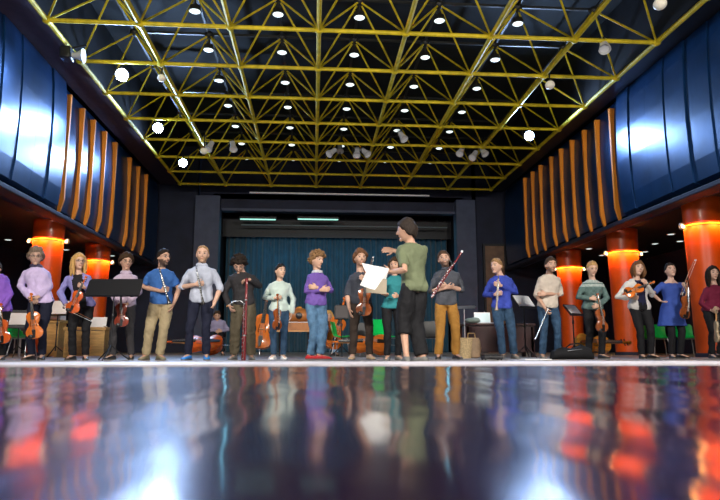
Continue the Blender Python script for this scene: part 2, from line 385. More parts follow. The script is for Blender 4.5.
def par_can(px, py, Y, tilt, txt, col=M_fix):
    p = atY(px, py, Y); r = empty('theatre_spotlight', p); c, s = math.cos(tilt), math.sin(tilt)
    M = np.array([[c, 0, s], [0, 1, 0], [-s, 0, c]])@np.array([[1, 0, 0], [0, .88, .48], [0, -.48, .88]])
    MB().lathe([(.03, .17), (.07, .15), (.075, 0), (.11, -.12), (.115, -.15), (.095, -.14), (.09, -.11)], seg=14, M=M).build('can', col, r)
    MB().lathe([(.002, -.12), (.088, -.12), (.088, -.105), (.002, -.105)], seg=14, M=M).build('lens', M_white, r)
    hang(p, MB().tube([(-.11, 0, 0), (-.11, 0, .16), (.11, 0, .16), (.11, 0, 0)], .012, 6), .16).build('yoke', M_dark, r)
    tag(r, txt, 'spotlight', 'small pale theatre spotlights hung under the frame')
for px, py, Y, t, txt in ((210, 146, 17.0, .3, 'pale theatre spotlight hung beside the cream globe at the left of the frame'), (233, 146, 17.0, -.2, 'pale theatre spotlight, second from the left globe lamp'), (332, 152, 17.4, .8, 'pale theatre spotlight tilted left, first of the middle cluster'), (340, 148, 18.4, 0, 'pale theatre spotlight pointing straight down in the middle cluster'), (357, 152, 17.4, .1, 'pale theatre spotlight third in the middle cluster'), (365, 152, 17.4, -.7, 'pale theatre spotlight tilted right, last of the middle cluster'), (402, 136, 15.9, -.4, 'lone pale theatre spotlight right of the middle cluster'), (461, 151, 17.2, .5, 'pale theatre spotlight, first of the cluster near the right spotlight'), (474, 155, 17.2, .6, 'pale theatre spotlight, second of the cluster near the right spotlight'), (483, 151, 17.2, -.4, 'pale theatre spotlight, outermost of the cluster near the right spotlight'), (604, 45, 10.7, .2, 'tiny pale spotlight on the nearest cross tube at the right')):
    par_can(px, py, Y, t, txt)
# black horn loudspeaker at the left frame edge
p = atY(67, 54, 11.6); hs = empty('horn_loudspeaker', p)
MB().box((0, 0, 0), (.20, .26, .24), None).build('cabinet', M_dark, hs, bevel=.03)
MB().lathe([(.05, 0), (.07, .10), (.13, .2), (.135, .21), (.11, .2)], (.12, -.05, -.05), 14, np.array([[0, 0, 1], [0, 1, 0], [-1, 0, 0]])).build('horn', M_fix, hs)
MB().tube([(0, 0, .1), (.35, 0, GZ-p[2])], .02, 6).build('bracket', M_dark, hs)
tag(hs, 'black loudspeaker with pale horn clamped to the left edge tube of the frame', 'loudspeaker')
# batten under the far edge of the frame, and two lit stage battens
b = empty('lighting_bar', (.92, 22.0, 5.66)); MB().tube([(-3.25, 0, 0), (3.25, 0, 0)], .03, 8).build('pipe', mat('pale_pipe', (.85, .85, .88), .5), b)
for x in (-2.9, -1, 1, 2.9): MB().tube([(x, 0, .0), (x, 0, .25), (x, -.13, .25)], .012, 6).build('hanger', M_dark, b)
tag(b, 'long pale pipe hung below the far edge of the yellow frame', 'lighting bar')
M_teal = mat('teal_tube_glow', (.8, 1, .95), .4, emit=(.30, .85, .72), estr=1.1)
for px, wd, txt in ((258, 1.3, 'glowing teal light batten above the curtain, at the left'), (318, 1.5, 'glowing teal light batten above the curtain, at the middle')):
    p = atY(px, 219.5, 23.5); q = empty('stage_light_batten', p)
    MB().box((0, 0, .06), (wd+.1, .16, .08)).build('housing', M_dark, q, bevel=.01); MB().tube([(-wd/2, -.02, 0), (wd/2, -.02, 0)], .025, 8, True).build('tube', M_teal, q)
    [MB().tube([(sx*wd*.4, 0, .08), (sx*wd*.4, 0, 5.66-p[2])], .01, 6).build('hanger', M_dark, q) for sx in (-1, 1)]
    tag(q, txt, 'stage light', 'teal light battens over the stage')
p = atY(330, 226, 23.8); q = empty('curtain_pipe', p); MB().tube([(-3.4, 0, 0), (4.6, 0, 0)], .025, 8).build('pipe', mat('grey_pipe', (.16, .2, .22), .4), q); [MB().tube([(x, 0, 0), (x, 0, 5.66-p[2])], .01, 6).build('hanger', M_dark, q) for x in (-3, .6, 4.2)]; tag(q, 'thin grey pipe running in front of the curtain top', 'pipe')
for x, e in ((-3.40, 8), (5.25, 8)):
    q = area('wing_light', (x+(.2 if x < 0 else -.2), 23.45, 2.9), (x, 23.1, 2.9), 2, .1, (.25, .75, 1), 4.2)
# brown door on the right part of the back wall
p0 = atY(488, 345, 22.9); p1 = atY(504, 246, 22.9)
dr = empty('door_1', ((p0[0]+p1[0])/2, 22.95, 0)); tag(dr, 'narrow brown door in the dark wall right of the stage', kind='structure')
wd = p1[0]-p0[0]; hh = p1[2]
struct('door_leaf', MB().box((0, 0, hh/2), (wd, .08, hh)), mat('brown_door', (.16, .085, .05), .5, var=.3, scale=4), dr, bevel=.01)
struct('door_frame', MB().box((-wd/2-.04, 0, hh/2), (.08, .12, hh)).box((wd/2+.04, 0, hh/2), (.08, .12, hh)).box((0, 0, hh+.04), (wd+.16, .12, .08)), M_black, dr)
struct('door_handle', MB().tube([(wd*.36, -.05, 1.05), (wd*.36, -.1, 1.05), (wd*.2, -.1, 1.05)], .012, 6), M_steel, dr)
# ================================================================== INSTRUMENTS AND FURNITURE
VPROF = [(0, .0), (.006, .03), (.03, .058), (.08, .082), (.15, .098), (.22, .104), (.30, .100), (.37, .086), (.415, .076), (.43, .068), (.48, .058), (.53, .055), (.58, .057), (.63, .065), (.65, .070), (.70, .074), (.76, .081), (.83, .084), (.89, .078), (.94, .062), (.975, .042), (.993, .022), (1, .0)]
def varnish(name, c): return mat(name, c, .22, var=.28, scale=14, stretch=(1, 1, .25), coat=.5)
M_ebony = mat('ebony', (.012, .010, .010), .3)
M_maple = mat('light_maple', (.50, .24, .08), .35, var=.2)
M_string = mat('string_metal', (.6, .6, .58), .3, metal=.8)
def frame_from(axis, front):
    z = unit(axis); f = unit(np.asarray(front)-z*np.dot(front, z)); y = -f; x = np.cross(y, z)
    return Matrix(np.stack([x, y, z], 1).tolist()).to_4x4()
def put(o, p, axis, front, s=1.0):
    o.matrix_world = Matrix.Translation(Vector(p))@frame_from(axis, front)@Matrix.Scale(s, 4); return o
def fiddle(name, vc, rib=.032, ln=.356, endpin=False, wf=1.0):
    """bowed instrument: z from the bottom of the body to the scroll, front of the body is -y"""
    r = empty(name); k = 9; T = []; B = []; arch = .016*ln/.356
    for t, hw in VPROF:
        hw = hw*wf*ln/.356; row = []; rowb = []
        for i in range(k):
            u = -1+2*i/(k-1); a = arch*(1-u*u)*min(1, 5*t+.1, 5*(1-t)+.1)
            row.append((u*hw, -rib/2-a, t*ln)); rowb.append((u*hw, rib/2+a*.8, t*ln))
        T.append(row); B.append(rowb)
    n = len(VPROF); vs = [p for row in T for p in row]+[p for row in B for p in row]; o = n*k; fs = []
    for j in range(n-1):
        for i in range(k-1):
            a = j*k+i; fs.append((a, a+1, a+k+1, a+k)); fs.append((o+a, o+a+k, o+a+k+1, o+a+1))
        for i in (0, k-1): a = j*k+i; fs.append((a, a+k, o+a+k, o+a))
    for j in (0, n-1):
        for i in range(k-1): a = j*k+i; fs.append((a, o+a, o+a+1, a+1))
    MB().add(vs, fs).build('body', vc, r)
    q = ln/.356; f0 = -rib/2
    mb = MB()
    for s in (-1, 1): mb.tube([(s*.030*q, f0-.015*q, .155*q), (s*.036*q, f0-.0155*q, .165*q), (s*.034*q, f0-.0155*q, .195*q), (s*.027*q, f0-.016*q, .225*q), (s*.030*q, f0-.016*q, .236*q)], .0028*q, 5)
    mb.build('f_holes', M_ebony, r)
    MB().rings([np.array([(-.012*q*w_, f0-d, z), (.012*q*w_, f0-d, z), (.012*q*w_, f0-d-.010*q, z), (-.012*q*w_, f0-d-.010*q, z)]) for w_, d, z in ((1.7, .020*q, .25*q), (1.3, .010*q, .36*q), (1.0, .002*q, .485*q))]).build('fingerboard', M_ebony, r, smooth=False)
    MB().tube([(0, f0+.014*q, .33*q), (0, f0+.006*q, .40*q), (0, f0+.006*q, .49*q)], [.017*q, .012*q, .012*q], 10).build('neck', M_maple, r)
    sc_ = MB(); sc_.tube([(0, f0+.006*q, .48*q), (0, f0+.010*q, .53*q), (0, f0+.022*q, .575*q)], [.013*q, .012*q, .010*q], 8); sc_.tube([(-.019*q, f0+.020*q, .580*q), (.019*q, f0+.020*q, .580*q)], .014*q, 10); sc_.tube([(-.013*q, f0+.006*q, .592*q), (.013*q, f0+.006*q, .592*q)], .008*q, 8)
    s_o = sc_.build('scroll', vc, r)
    for i, z in enumerate((.50, .515, .53, .545)):
        s = 1 if i % 2 else -1; MB().tube([(-s*.012*q, f0+.008*q, z*q), (s*.036*q, f0+.008*q, z*q)], [.004*q, .007*q], 6).build('peg', M_ebony, s_o)
    MB().rings([np.array([(-w_*q, f0-.022*q, z*q), (w_*q, f0-.022*q, z*q), (w_*q, f0-.030*q, z*q), (-w_*q, f0-.030*q, z*q)]) for w_, z in ((.010, .01), (.022, .10), (.018, .118))]).build('tailpiece', M_ebony, r, smooth=False)
    MB().box((0, f0-.026*q, .182*q), (.044*q, .03*q, .006*q)).build('bridge', M_maple, r, smooth=False, bevel=.001)
    mb = MB()
    for x in (-.014, -.005, .005, .014): mb.tube([(x*q, f0-.030*q, .11*q), (x*q, f0-.042*q, .182*q), (x*.6*q, f0-.012*q, .487*q)], .0011*q, 4)
    mb.build('strings', M_string, r)
    if not endpin: MB().ell((-.045*q, f0-.02*q, .03*q), (.034*q, .012*q, .03*q), nu=10, nv=7).build('chin_rest', M_ebony, r)
    else: MB().tube([(0, 0, .01), (0, 0, -.16)], [.008, .004], 6).build('endpin', M_steel, r)
    return r
def bow(name='violin_bow', pale=False):
    r = empty(name)
    MB().tube([(0, 0, 0), (0, .008, .2), (0, .010, .45), (0, .0, .72)], [.0055, .005, .0045, .004], 7).build('stick', M_white if pale else mat('bow_wood', (.22, .08, .03), .35), r)
    MB().box((0, -.022, .035), (.012, .024, .05)).build('frog', M_ebony, r, smooth=False, bevel=.003)
    MB().box((0, -.030, .385), (.010, .002, .66)).build('hair', mat('bow_hair', (.85, .82, .74), .5), r, smooth=False)
    MB().bar((0, 0, .71), (0, -.032, .725), .008, .012).build('tip', M_white, r, smooth=False)
    return r
M_keys = mat('silver_keys', (.34, .35, .36), .28, metal=.9)
def woodwind(name, c, ln=.62, bell=True, keys=True, rad=.014, mouth=True):
    """z from the bell up to the mouthpiece"""
    r = empty(name); M = c
    if bell: MB().lathe([(.003, .03), (.030, .0), (.031, .004), (.018, .06), (rad+.002, .12), (rad, .16)], seg=16).build('bell', M, r)
    MB().lathe([(rad*.6, .10 if bell else 0), (rad, .11 if bell else .005), (rad*.95, ln*.55), (rad*.75, ln*.88), (rad*.5, ln*.885)], seg=14).build('tube', M, r)
    if mouth: MB().lathe([(rad*.62, ln*.86), (rad*.7, ln*.88), (rad*.3, ln), (.001, ln)], seg=10).build('mouthpiece', M_ebony, r)
    mb = MB()
    for z in (.12, ln*.45, ln*.68, ln*.86): mb.lathe([(rad*.9, z-.005), (rad*1.3, z-.004), (rad*1.3, z+.004), (rad*.9, z+.005)], seg=12)
    mb.build('rings', M_keys, r)
    if keys:
        mb = MB(); k = 0
        for z in np.linspace(.16, ln*.78, 10):
            mb.lathe([(.001, -.004), (.008, -.003), (.008, .002), (.001, .003)], (0, -rad-.006, z), 8, np.array([[1, 0, 0], [0, 0, -1], [0, 1, 0]])); k += 1
        for sx in (-1, 1): mb.tube([(sx*rad*1.1, -rad*.5, .17), (sx*rad*1.1, -rad*.5, ln*.75)], .0022, 5)
        mb.build('keys', M_keys, r)
    return r
def flute():
    r = empty('flute'); M = mat('silver_flute', (.72, .76, .76), .25, metal=.75)
    MB().lathe([(.0005, 0), (.0095, .001), (.0095, .67), (.0005, .671)], seg=12).build('tube', M, r)
    MB().ell((0, -.008, .60), (.012, .007, .02), nu=10, nv=6).build('lip_plate', M, r)
    mb = MB()
    for z in np.linspace(.05, .45, 13): mb.lathe([(.001, -.003), (.009, -.002), (.009, .002), (.001, .003)], (0, -.014, z), 8, np.array([[1, 0, 0], [0, 0, -1], [0, 1, 0]]))
    mb.tube([(.011, -.008, .04), (.011, -.008, .47)], .0022, 5); mb.build('keys', M_keys, r)
    return r
M_bassoon = mat('bassoon_maroon', (.16, .018, .022), .2, var=.2, coat=.5)
def bassoon(ring=True):
    """z from the boot up to the bell, 1.34 m"""
    r = empty('bassoon')
    MB().lathe([(.01, 0), (.034, .002), (.036, .05), (.034, .42), (.01, .43)], seg=16).build('boot_joint', M_bassoon, r)
    MB().lathe([(.01, .40), (.020, .41), (.019, .95), (.024, 1.0), (.021, 1.02), (.019, 1.22), (.024, 1.32), (.020, 1.325)], (.014, .012, 0), 14).build('long_joint', M_bassoon, r)
    MB().lathe([(.008, .40), (.015, .41), (.012, .88), (.008, .885)], (-.018, -.004, 0), 12).build('wing_joint', M_bassoon, r)
    if ring: MB().lathe([(.015, 1.295), (.027, 1.30), (.029, 1.345), (.022, 1.35), (.015, 1.34)], (.014, .012, 0), 14).build('bell_ring', M_white, r)
    for z in (.02, .41, .97): MB().lathe([(.03, z), (.038 if z < .5 else .026, z+.002), (.038 if z < .5 else .026, z+.02), (.02, z+.022)], (0 if z < .5 else .012, 0, 0), 14).build('band', M_keys, r)
    mb = MB()
    for i, z in enumerate(np.linspace(.07, .92, 15)):
        s = -1 if i % 2 else 1; mb.lathe([(.001, -.004), (.012, -.003), (.012, .003), (.001, .004)], (s*.012, -.04 if z < .42 else -.022, z), 8, np.array([[1, 0, 0], [0, 0, -1], [0, 1, 0]]))
    mb.tube([(.024, -.034, .05), (.024, -.034, .40)], .003, 5).tube([(-.002, -.02, .45), (-.002, -.02, .9)], .003, 5); mb.build('keys', M_keys, r)
    MB().tube([(-.018, -.004, .88), (-.018, -.01, .93), (-.06, -.05, .97), (-.14, -.10, .96), (-.22, -.14, .90)], [.006, .005, .005, .004, .003], 7).build('bocal', M_keys, r)
    MB().tube([(-.22, -.14, .90), (-.245, -.155, .875)], [.004, .007], 6).build('reed', M_maple, r)
    return r
M_paper = mat('white_paper', (.80, .79, .77), .7, var=.06, scale=9)
def score_mat():
    m = bpy.data.materials.new('printed_score'); m.use_nodes = True; N = m.node_tree.nodes; L = m.node_tree.links
    tc = N.new('ShaderNodeTexCoord'); wv = N.new('ShaderNodeTexWave'); wv.wave_type = 'BANDS'; wv.bands_direction = 'Z'; wv.inputs['Scale'].default_value = 14
    cr = N.new('ShaderNodeValToRGB'); cr.color_ramp.elements[0].position = .0; cr.color_ramp.elements[0].color = (.35, .35, .36, 1); cr.color_ramp.elements[1].position = .16; cr.color_ramp.elements[1].color = (.82, .82, .80, 1)
    L.new(tc.outputs['Object'], wv.inputs['Vector']); L.new(wv.outputs['Fac'], cr.inputs[0]); L.new(cr.outputs[0], N['Principled BSDF'].inputs['Base Color']); N['Principled BSDF'].inputs['Roughness'].default_value = .7; return m
M_score = score_mat()
def music_stand(x, y, top, wd=.50, ht=.33, tilt=35, yaw=0, m=None, label=''):
    """desk faces the player standing behind it; top = height of the desk's middle"""
    r = empty('music_stand', (x, y, 0)); r.rotation_euler = (0, 0, math.radians(yaw)); m = m or M_dark; t = math.radians(tilt)
    ey = V(0, math.sin(t), math.cos(t)); n = V(0, -math.cos(t), math.sin(t)); c = V(0, 0, top)
    MB().prism([(-wd/2, -ht/2), (wd/2, -ht/2), (wd/2, ht/2-.03), (wd/2-.03, ht/2), (-wd/2+.03, ht/2), (-wd/2, ht/2-.03)], c, (1, 0, 0), ey, -n, .006).build('desk', m, r, smooth=False)
    MB().box(c-ey*ht/2+n*.02, (wd, .012, .055), np.stack([V(1, 0, 0), ey, n], 1)).build('ledge', m, r, smooth=False)
    MB().tube([(0, .01, .12), (0, .01, top-.03)], [.014, .010], 8).lathe([(.012, .60), (.02, .61), (.02, .66), (.012, .67)], (0, .01, 0), 10).build('pole', m, r)
    for k in range(3):
        a = math.radians(-90+120*k+yaw*0); MB().tube([(0, .01, .22), (.10*math.cos(a), .01+.10*math.sin(a), .13), (.26*math.cos(a), .01+.26*math.sin(a), .012)], [.010, .010, .009], 6).build('leg', m, r)
    tag(r, label, 'music stand', 'music stands between the musicians'); return r, c, ey, n
def sheet(r, c, ey, n, wd, ht, label, dx=0, m=None):
    """a sheet lying against a stand's desk (thing of its own)"""
    a = r.rotation_euler.z; R = Matrix.Rotation(a, 3, 'Z'); o = R@Vector(V(dx, 0, 0)+c+n*.006)+r.location
    mb = MB(); rows = []
    ex = V(1, 0, 0); k = 7; P = []; Q = []
    for j in range(5):
        for i in range(k):
            u = -.5+i/(k-1); v = -.5+j/4; b = .010*(1-(2*u)**2)+.004
            P.append(ex*u*wd+ey*v*ht+n*b); Q.append(ex*u*wd+ey*v*ht+n*(b-.003))
    fs = []; N_ = len(P)
    for j in range(4):
        for i in range(k-1): a_ = j*k+i; fs.append((a_, a_+1, a_+k+1, a_+k)); fs.append((N_+a_, N_+a_+k, N_+a_+k+1, N_+a_+1))
    for i in range(k-1): fs.append((i, i+N_, i+1+N_, i+1)); a_ = 4*k+i; fs.append((a_, a_+1, a_+1+N_, a_+N_))
    for j in range(4):
        for i in (0, k-1): a_ = j*k+i; fs.append((a_, a_+k, a_+k+N_, a_+N_))
    q = mb.add(P+Q, fs).build('sheet_music', m or M_score, None); q.location = o; q.rotation_euler = r.rotation_euler
    return tag(q, label, 'sheet music', 'sheets of music')
M_green = mat('green_plastic', (.0, .55, .10), .35, var=.1)
def shell_chair(x, y, yaw, label, m=None, z0=.42, z1=.74):
    r = empty('chair', (x, y, 0)); r.rotation_euler = (0, 0, math.radians(yaw)); m = m or M_green
    prof = [(-.20, z0+.0), (-.12, z0-.012), (.05, z0-.02), (.16, z0+.01), (.205, z0+.10), (.235, z1-.05), (.25, z1)]   # y, z from front edge of seat to top of back
    R = []
    for i, (yy, zz) in enumerate(prof):
        w_ = (.21, .215, .215, .21, .205, .20, .16)[i]; row = []
        for u in np.linspace(-1, 1, 9): row.append((u*w_, yy-(.03 if i > 3 else 0)*u*u, zz+(.025*u*u if i < 4 else 0)))
        R.append(row)
    P = [p for row in R for p in row]; Q = [(p[0], p[1]+(.012 if i >= 36 else 0), p[2]-(.012 if i < 36 else 0)) for i, p in enumerate(P)]; N_ = len(P); fs = []
    for j in range(6):
        for i in range(8): a = j*9+i; fs.append((a, a+1, a+10, a+9)); fs.append((N_+a, N_+a+9, N_+a+10, N_+a+1))
        for i in (0, 8): a = j*9+i; fs.append((a, a+9, a+9+N_, a+N_))
    for i in range(8): fs.append((i, i+N_, i+1+N_, i+1)); a = 54+i; fs.append((a, a+1, a+1+N_, a+N_))
    MB().add(P+Q, fs).build('seat_shell', m, r)
    for sx in (-1, 1):
        for sy in (-1, 1): MB().tube([(sx*.15, sy*.13, z0-.03), (sx*.20, sy*.20, .0)], .011, 7).build('leg', M_steel, r)
    MB().tube([(-.15, -.13, z0-.04), (.15, -.13, z0-.04), (.15, .13, z0-.04), (-.15, .13, z0-.04), (-.15, -.13, z0-.04)], .010, 6).build('seat_frame', M_steel, r)
    return tag(r, label, 'chair', 'chairs at the back of the stage')
# ================================================================== PEOPLE
SKIN = mat('skin', (.6, .36, .26), .5, attr='tint', var=.06, scale=20, spec=.35)
HAIRM = mat('hair', (.05, .03, .02), .75, spec=.15, attr='tint', var=.35, scale=60, stretch=(1, 1, .3), bump=.3, bscale=90)
VOX_B, VOX_C = .0072, .012
def ik(A, B, la, lb, pole):
    d = B-A; L = min(np.linalg.norm(d), (la+lb)*.9995); u = unit(d); B2 = A+u*L
    a = (la*la-lb*lb+L*L)/(2*L); h = math.sqrt(max(0, la*la-a*a)); p = unit(pole-u*np.dot(pole, u)); return A+u*a+p*h, B2
def smooth01(x): x = np.clip(x, 0, 1); return x*x*(3-2*x)
def head_pts(D, k=1.0):
    """unit directions -> points on the head surface, front is -y, z up; head 0.236 m tall at k=1"""
    x, y, z = D[:, 0], D[:, 1], D[:, 2]; zn = np.clip(-z, 0, 1); f = np.clip(-y, 0, 1); bk = np.clip(y, 0, 1)
    px = x*.077*(1-.30*zn**1.5); py = y*.098*(1-.30*bk*zn)*(1-.06*f*zn); pz = z*.118
    py = py-.010*f*smooth01((zn-.55)/.35)
    for s in (-1, 1): py = py+.011*f*np.exp(-((px-s*.031)/.016)**2-((pz-.008)/.012)**2)
    py = py-.006*f*np.exp(-(px/.05)**2-((pz-.030)/.011)**2)
    return np.stack([px, py, pz], 1)*k
def sphere_dirs(nu, nv):
    R = []
    for j in range(nv):
        ph = -math.pi/2+math.pi*(j+.5)/nv; an = np.linspace(0, 2*math.pi, nu, endpoint=False)
        R.append(np.stack([np.cos(an)*math.cos(ph), np.sin(an)*math.cos(ph), np.full(nu, math.sin(ph))], 1))
    return R
def add_hand(mb, W, d, n, side, curl=.5, k=1.0):
    """palm and five fingers; d along the fingers, n out of the palm (curl goes towards n), thumb on +side of d x n"""
    d = unit(d); n = unit(n-d*np.dot(n, d)); s = np.cross(d, n)*side
    def ringe(c, a, b): an = np.linspace(0, 2*math.pi, 12, endpoint=False); return c+np.cos(an)[:, None]*s*a*k+np.sin(an)[:, None]*n*b*k
    mb.rings([ringe(W-d*.02*k, .024, .018), ringe(W+d*.015*k, .030, .017), ringe(W+d*.055*k, .041, .015), ringe(W+d*.088*k, .040, .012), ringe(W+d*.096*k, .034, .007)])
    for i, (off, L) in enumerate(((.032, .070), (.011, .080), (-.011, .074), (-.032, .058))):
        p = W+d*(.085-.004*abs(i-1.3))*k+s*off*k; dd = unit(d+s*off*1.6); pts = [p-dd*.012*k]; a = curl*.55
        for seg in (.46, .31, .23):
            v = dd*math.cos(a)+n*math.sin(a); p = p+v*L*seg*k*1.05; pts.append(p); a += curl*.75
        mb.tube(pts, [.0095*k, .0092*k, .0085*k, .0068*k], 8, True)
    p = W+d*.025*k+s*.026*k; v1 = unit(d*.65+s*.75+n*.25); v2 = unit(d*.9+s*.25+n*(.25+.5*curl))
    mb.tube([p-v1*.012*k, p+v1*.034*k, p+v1*.034*k+v2*.030*k, p+v1*.034*k+v2*.052*k], [.013*k, .0115*k, .010*k, .0075*k], 8, True)

def person(label, x, Y, top, sa, sb, head, aa, ab, fa, fb, yaw=0, hyaw=0, hpit=0, hroll=0, hip=None, H=None, female=False,
           skin=(.55, .32, .22), hairc=(.04, .025, .018), hair='short', hline=None, beard=0, glasses=None,
           shirt=None, sleeve='long', shirtname='shirt', hem=-.09, trouser=None, tname='trousers', tloose=1.0, cuffs=(.05, .05), shoe=None, skirt=None,
           foot=(None, None), bare_legs=False, girth=1.0, seed=1, collar=None, openf=None, inner=None, feet_y=None, seat=None, footd=(0, 0), nk=None):
    rs = np.random.RandomState(seed)
    R0 = V(*atY(x, 360, Y)); R0[2] = 0; ps = math.radians(yaw)
    F = V(math.sin(ps), -math.cos(ps), 0); R = V(math.cos(ps), math.sin(ps), 0); U = V(0, 0, 1)
    if H is None: H = atY(x, top, Y)[2]+.01
    k = H/1.75; W = lambda p, dy=0.0: atY(p[0], p[1], Y+dy)-R0
    hw = (.165 if female else .185)*k
    S_a = W(sa, -R[1]*hw); S_b = W(sb, R[1]*hw)
    mid = (S_a+S_b)/2; sw = np.linalg.norm(S_b-S_a)/2
    sdir = unit(S_b-S_a)
    N = mid+V(0, 0, .064*k) if nk is None else W(nk)
    Hc = (W(hip) if hip is not None else V(0, 0, 0)+W(((fa+fb)/2, 360)))
    if seat is None: Hc[2] = .515*H
    else: Hc = V(0, 0, seat) if hip is None else V(Hc[0], Hc[1], seat)
    S_a = S_a+sdir*.056*k-V(0, 0, .040*k); S_b = S_b-sdir*.056*k-V(0, 0, .040*k)                 # joints a little inside the outline
    # arms -----------------------------------------------------------
    la, lf = .170*H, .150*H
    def solve(S, px, L, sg):
        p = W(px, S[1]); v = p-S; sxz = math.hypot(v[0], v[2]); v = V(v[0], 0, v[2])
        if sxz >= L: return S+v*min(1, L*1.10/sxz)
        dy = math.sqrt(L*L-sxz*sxz); return W(px, S[1]+sg*dy)
    arms = []
    for S, A, sd in ((S_a, aa, -1), (S_b, ab, 1)):
        E = solve(S, A['e'], la, A.get('es', 0)); Wr = solve(E, A['w'], lf, A.get('ws', -1))
        if abs(yaw) < 60 and A.get('front', True):
            cx = min(1, abs(np.dot(Wr-mid, R))/(.20*k)); lim = mid[1]-(.185 if cx < .75 else .185*(1-cx)*4)*k
            if Wr[1] > lim: Wr = W(A['w'], lim)
        dirn = unit(Wr-E)
        if 'h' in A: dirn = unit(V(*A['h']))
        nn = V(*A['n']) if 'n' in A else -R*sd
        arms.append((S, E, Wr, dirn, nn, A.get('c', .7), sd, A.get('flip', 1)))
    # legs -----------------------------------------------------------
    hipw = (.098 if female else .092)*k; legs = []
    for i, (px, sd) in enumerate(((fa, -1), (fb, 1))):
        A = Hc+R*hipw*sd-V(0, 0, .01); foot_p = W((px, 360)); foot_p[1] = R[1]*hipw*sd*.9+footd[i]; foot_p[2] = 0
        ank = foot_p+V(0, 0, .075*k); fy = ps+math.radians(foot[i] if foot[i] is not None else 14*sd)
        fd = V(math.sin(fy), -math.cos(fy), 0)
        K, ank2 = ik(A, ank, .245*H, .235*H, F+fd*.3); legs.append((A, K, ank, fd))
    # torso rings ----------------------------------------------------
    sp = N-Hc; up = unit(sp); 
    def ringt(t, a, b, fw=0.0, n=22):
        tw = smooth01(np.array(t*1.4-.2)); xr = unit(R*(1-tw)+V(sdir[0], sdir[1], 0)*tw*1.0) if tw > 0 else R
        fr = V(xr[1], -xr[0], 0)
        c = Hc+sp*t+fr*fw; an = np.linspace(0, 2*math.pi, n, endpoint=False)
        ca, sa_ = np.cos(an), np.sin(an); e = .82
        return c+(np.sign(ca)*np.abs(ca)**e*a)[:, None]*xr+(np.sign(sa_)*np.abs(sa_)**e*b)[:, None]*fr
    g = girth
    if female: TW = [(-.13, .08, .07, 0), (-.10, .135, .095, -.005), (0, .165, .110, -.01), (.10, .158, .105, -.004), (.27, .122, .088, .004), (.38, .118, .085, .006), (.55, .135, .098, .012), (.68, .142, .112, .016), (.80, .142, .090, .0), (.88, .128, .070, -.012), (.94, .085, .060, -.012), (1.0, .050, .050, -.004)]
    else: TW = [(-.13, .08, .07, 0), (-.10, .13, .095, 0), (0, .155, .112, -.006), (.12, .152, .108, 0), (.28, .142, .102, .004), (.42, .145, .103, .006), (.58, .160, .115, .010), (.72, .168, .120, .008), (.83, .165, .098, -.004), (.90, .145, .078, -.014), (.95, .098, .068, -.014), (1.0, .058, .058, -.004)]
    fx = sw/((.165 if female else .19)*1.0*k)*1.0; fx = min(1.12, max(.84, fx))
    def torso(mb, infl, t0=-.2, t1=1.1, gm=1.0):
        rr = []
        ts = [q[0] for q in TW]
        tl = [t for t in ts if t0 < t < t1]
        if t0 > ts[0]: tl = [t0]+tl
        if t1 < ts[-1]: tl = tl+[t1]
        for t in tl:
            a = np.interp(t, ts, [q[1] for q in TW])*k*(fx if t > .5 else 1)*(g if t < .7 else 1)+(.012*max(0, 1-max(0, t+.1)/.3) if gm > 1 else 0); b = np.interp(t, ts, [q[2] for q in TW])*k*(g if t < .6 else 1)+(.012*max(0, 1-max(0, t+.1)/.3) if gm > 1 else 0); fw = np.interp(t, ts, [q[3] for q in TW])*k
            rr.append(ringt(t, a+infl*gm, b+infl*gm, fw))
        mb.rings(rr)
    # head -----------------------------------------------------------
    HC = W(head); hk = 1.15*k if not female else 1.13*k
    a, b, c = math.radians(hyaw), math.radians(hpit), math.radians(hroll)
    HM = np.array(Matrix.Rotation(a, 3, 'Z')@Matrix.Rotation(c, 3, 'Y')@Matrix.Rotation(-b, 3, 'X').inverted()) if False else np.array((Matrix.Rotation(a, 3, 'Z')@Matrix.Rotation(c, 3, 'Y')@Matrix.Rotation(b, 3, 'X')))
    # keep the head over the neck in depth
    HC[1] = N[1]-.035*k*math.cos(a*.5)-math.sin(b)*.05
    T = lambda p: np.asarray(p)@HM.T+HC
    mb = MB(); torso(mb, 0)
    mb.rings([T(head_pts(d, hk)) for d in sphere_dirs(44, 30)])
    mb.tube([N-V(0, 0, .05*k), (N+T(V(0, .015, -.06)*hk))/2+V(0, .004, 0), T(V(0, .018, -.045)*hk)], [.062*k, (.050 if female else .058)*k, .055*k], 14)
    # nose, lips, ears
    mb.tube([T(V(0, -.090, .022)*hk), T(V(0, -.107, -.012)*hk), T(V(0, -.112, -.024)*hk)], [.007*hk, .011*hk, .012*hk], 8, True)
    mb.ell(T(V(0, -.094, -.028)*hk), V(.018, .012, .009)*hk, HM)
    mb.ell(T(V(0, -.085, -.054)*hk), V(.020, .008, .0045)*hk, HM); mb.ell(T(V(0, -.083, -.063)*hk), V(.017, .008, .005)*hk, HM)
    mb.ell(T(V(0, -.070, -.094)*hk), V(.026, .018, .018)*hk, HM)
    for s in (-1, 1): mb.ell(T(V(s*.078, .012, -.004)*hk), V(.010, .020, .032)*hk, HM)
    for S, E, Wr, d, nn, cu, sd, fl in arms:
        mb.tube([S+sdir*-sd*.02, S, S*.55+E*.45, E, E*.7+Wr*.3, Wr], np.array([.052, .052, .046, .038, .040, .026])*k*(.88 if female else 1), 12, True)
        add_hand(mb, Wr, d, nn, fl*-sd, cu, (.92 if female else 1.02)*k)
    for A, K, an_, fd in legs:
        mb.tube([A, A*.5+K*.5, K, K*.65+an_*.35, an_], np.array([.080, .066, .046, .048, .033])*k, 12, True)
        mb.tube([an_-fd*.02, an_+fd*.06-V(0, 0, .03*k), an_+fd*.15-V(0, 0, .048*k)], [.036*k, .034*k, .022*k], 10, True)
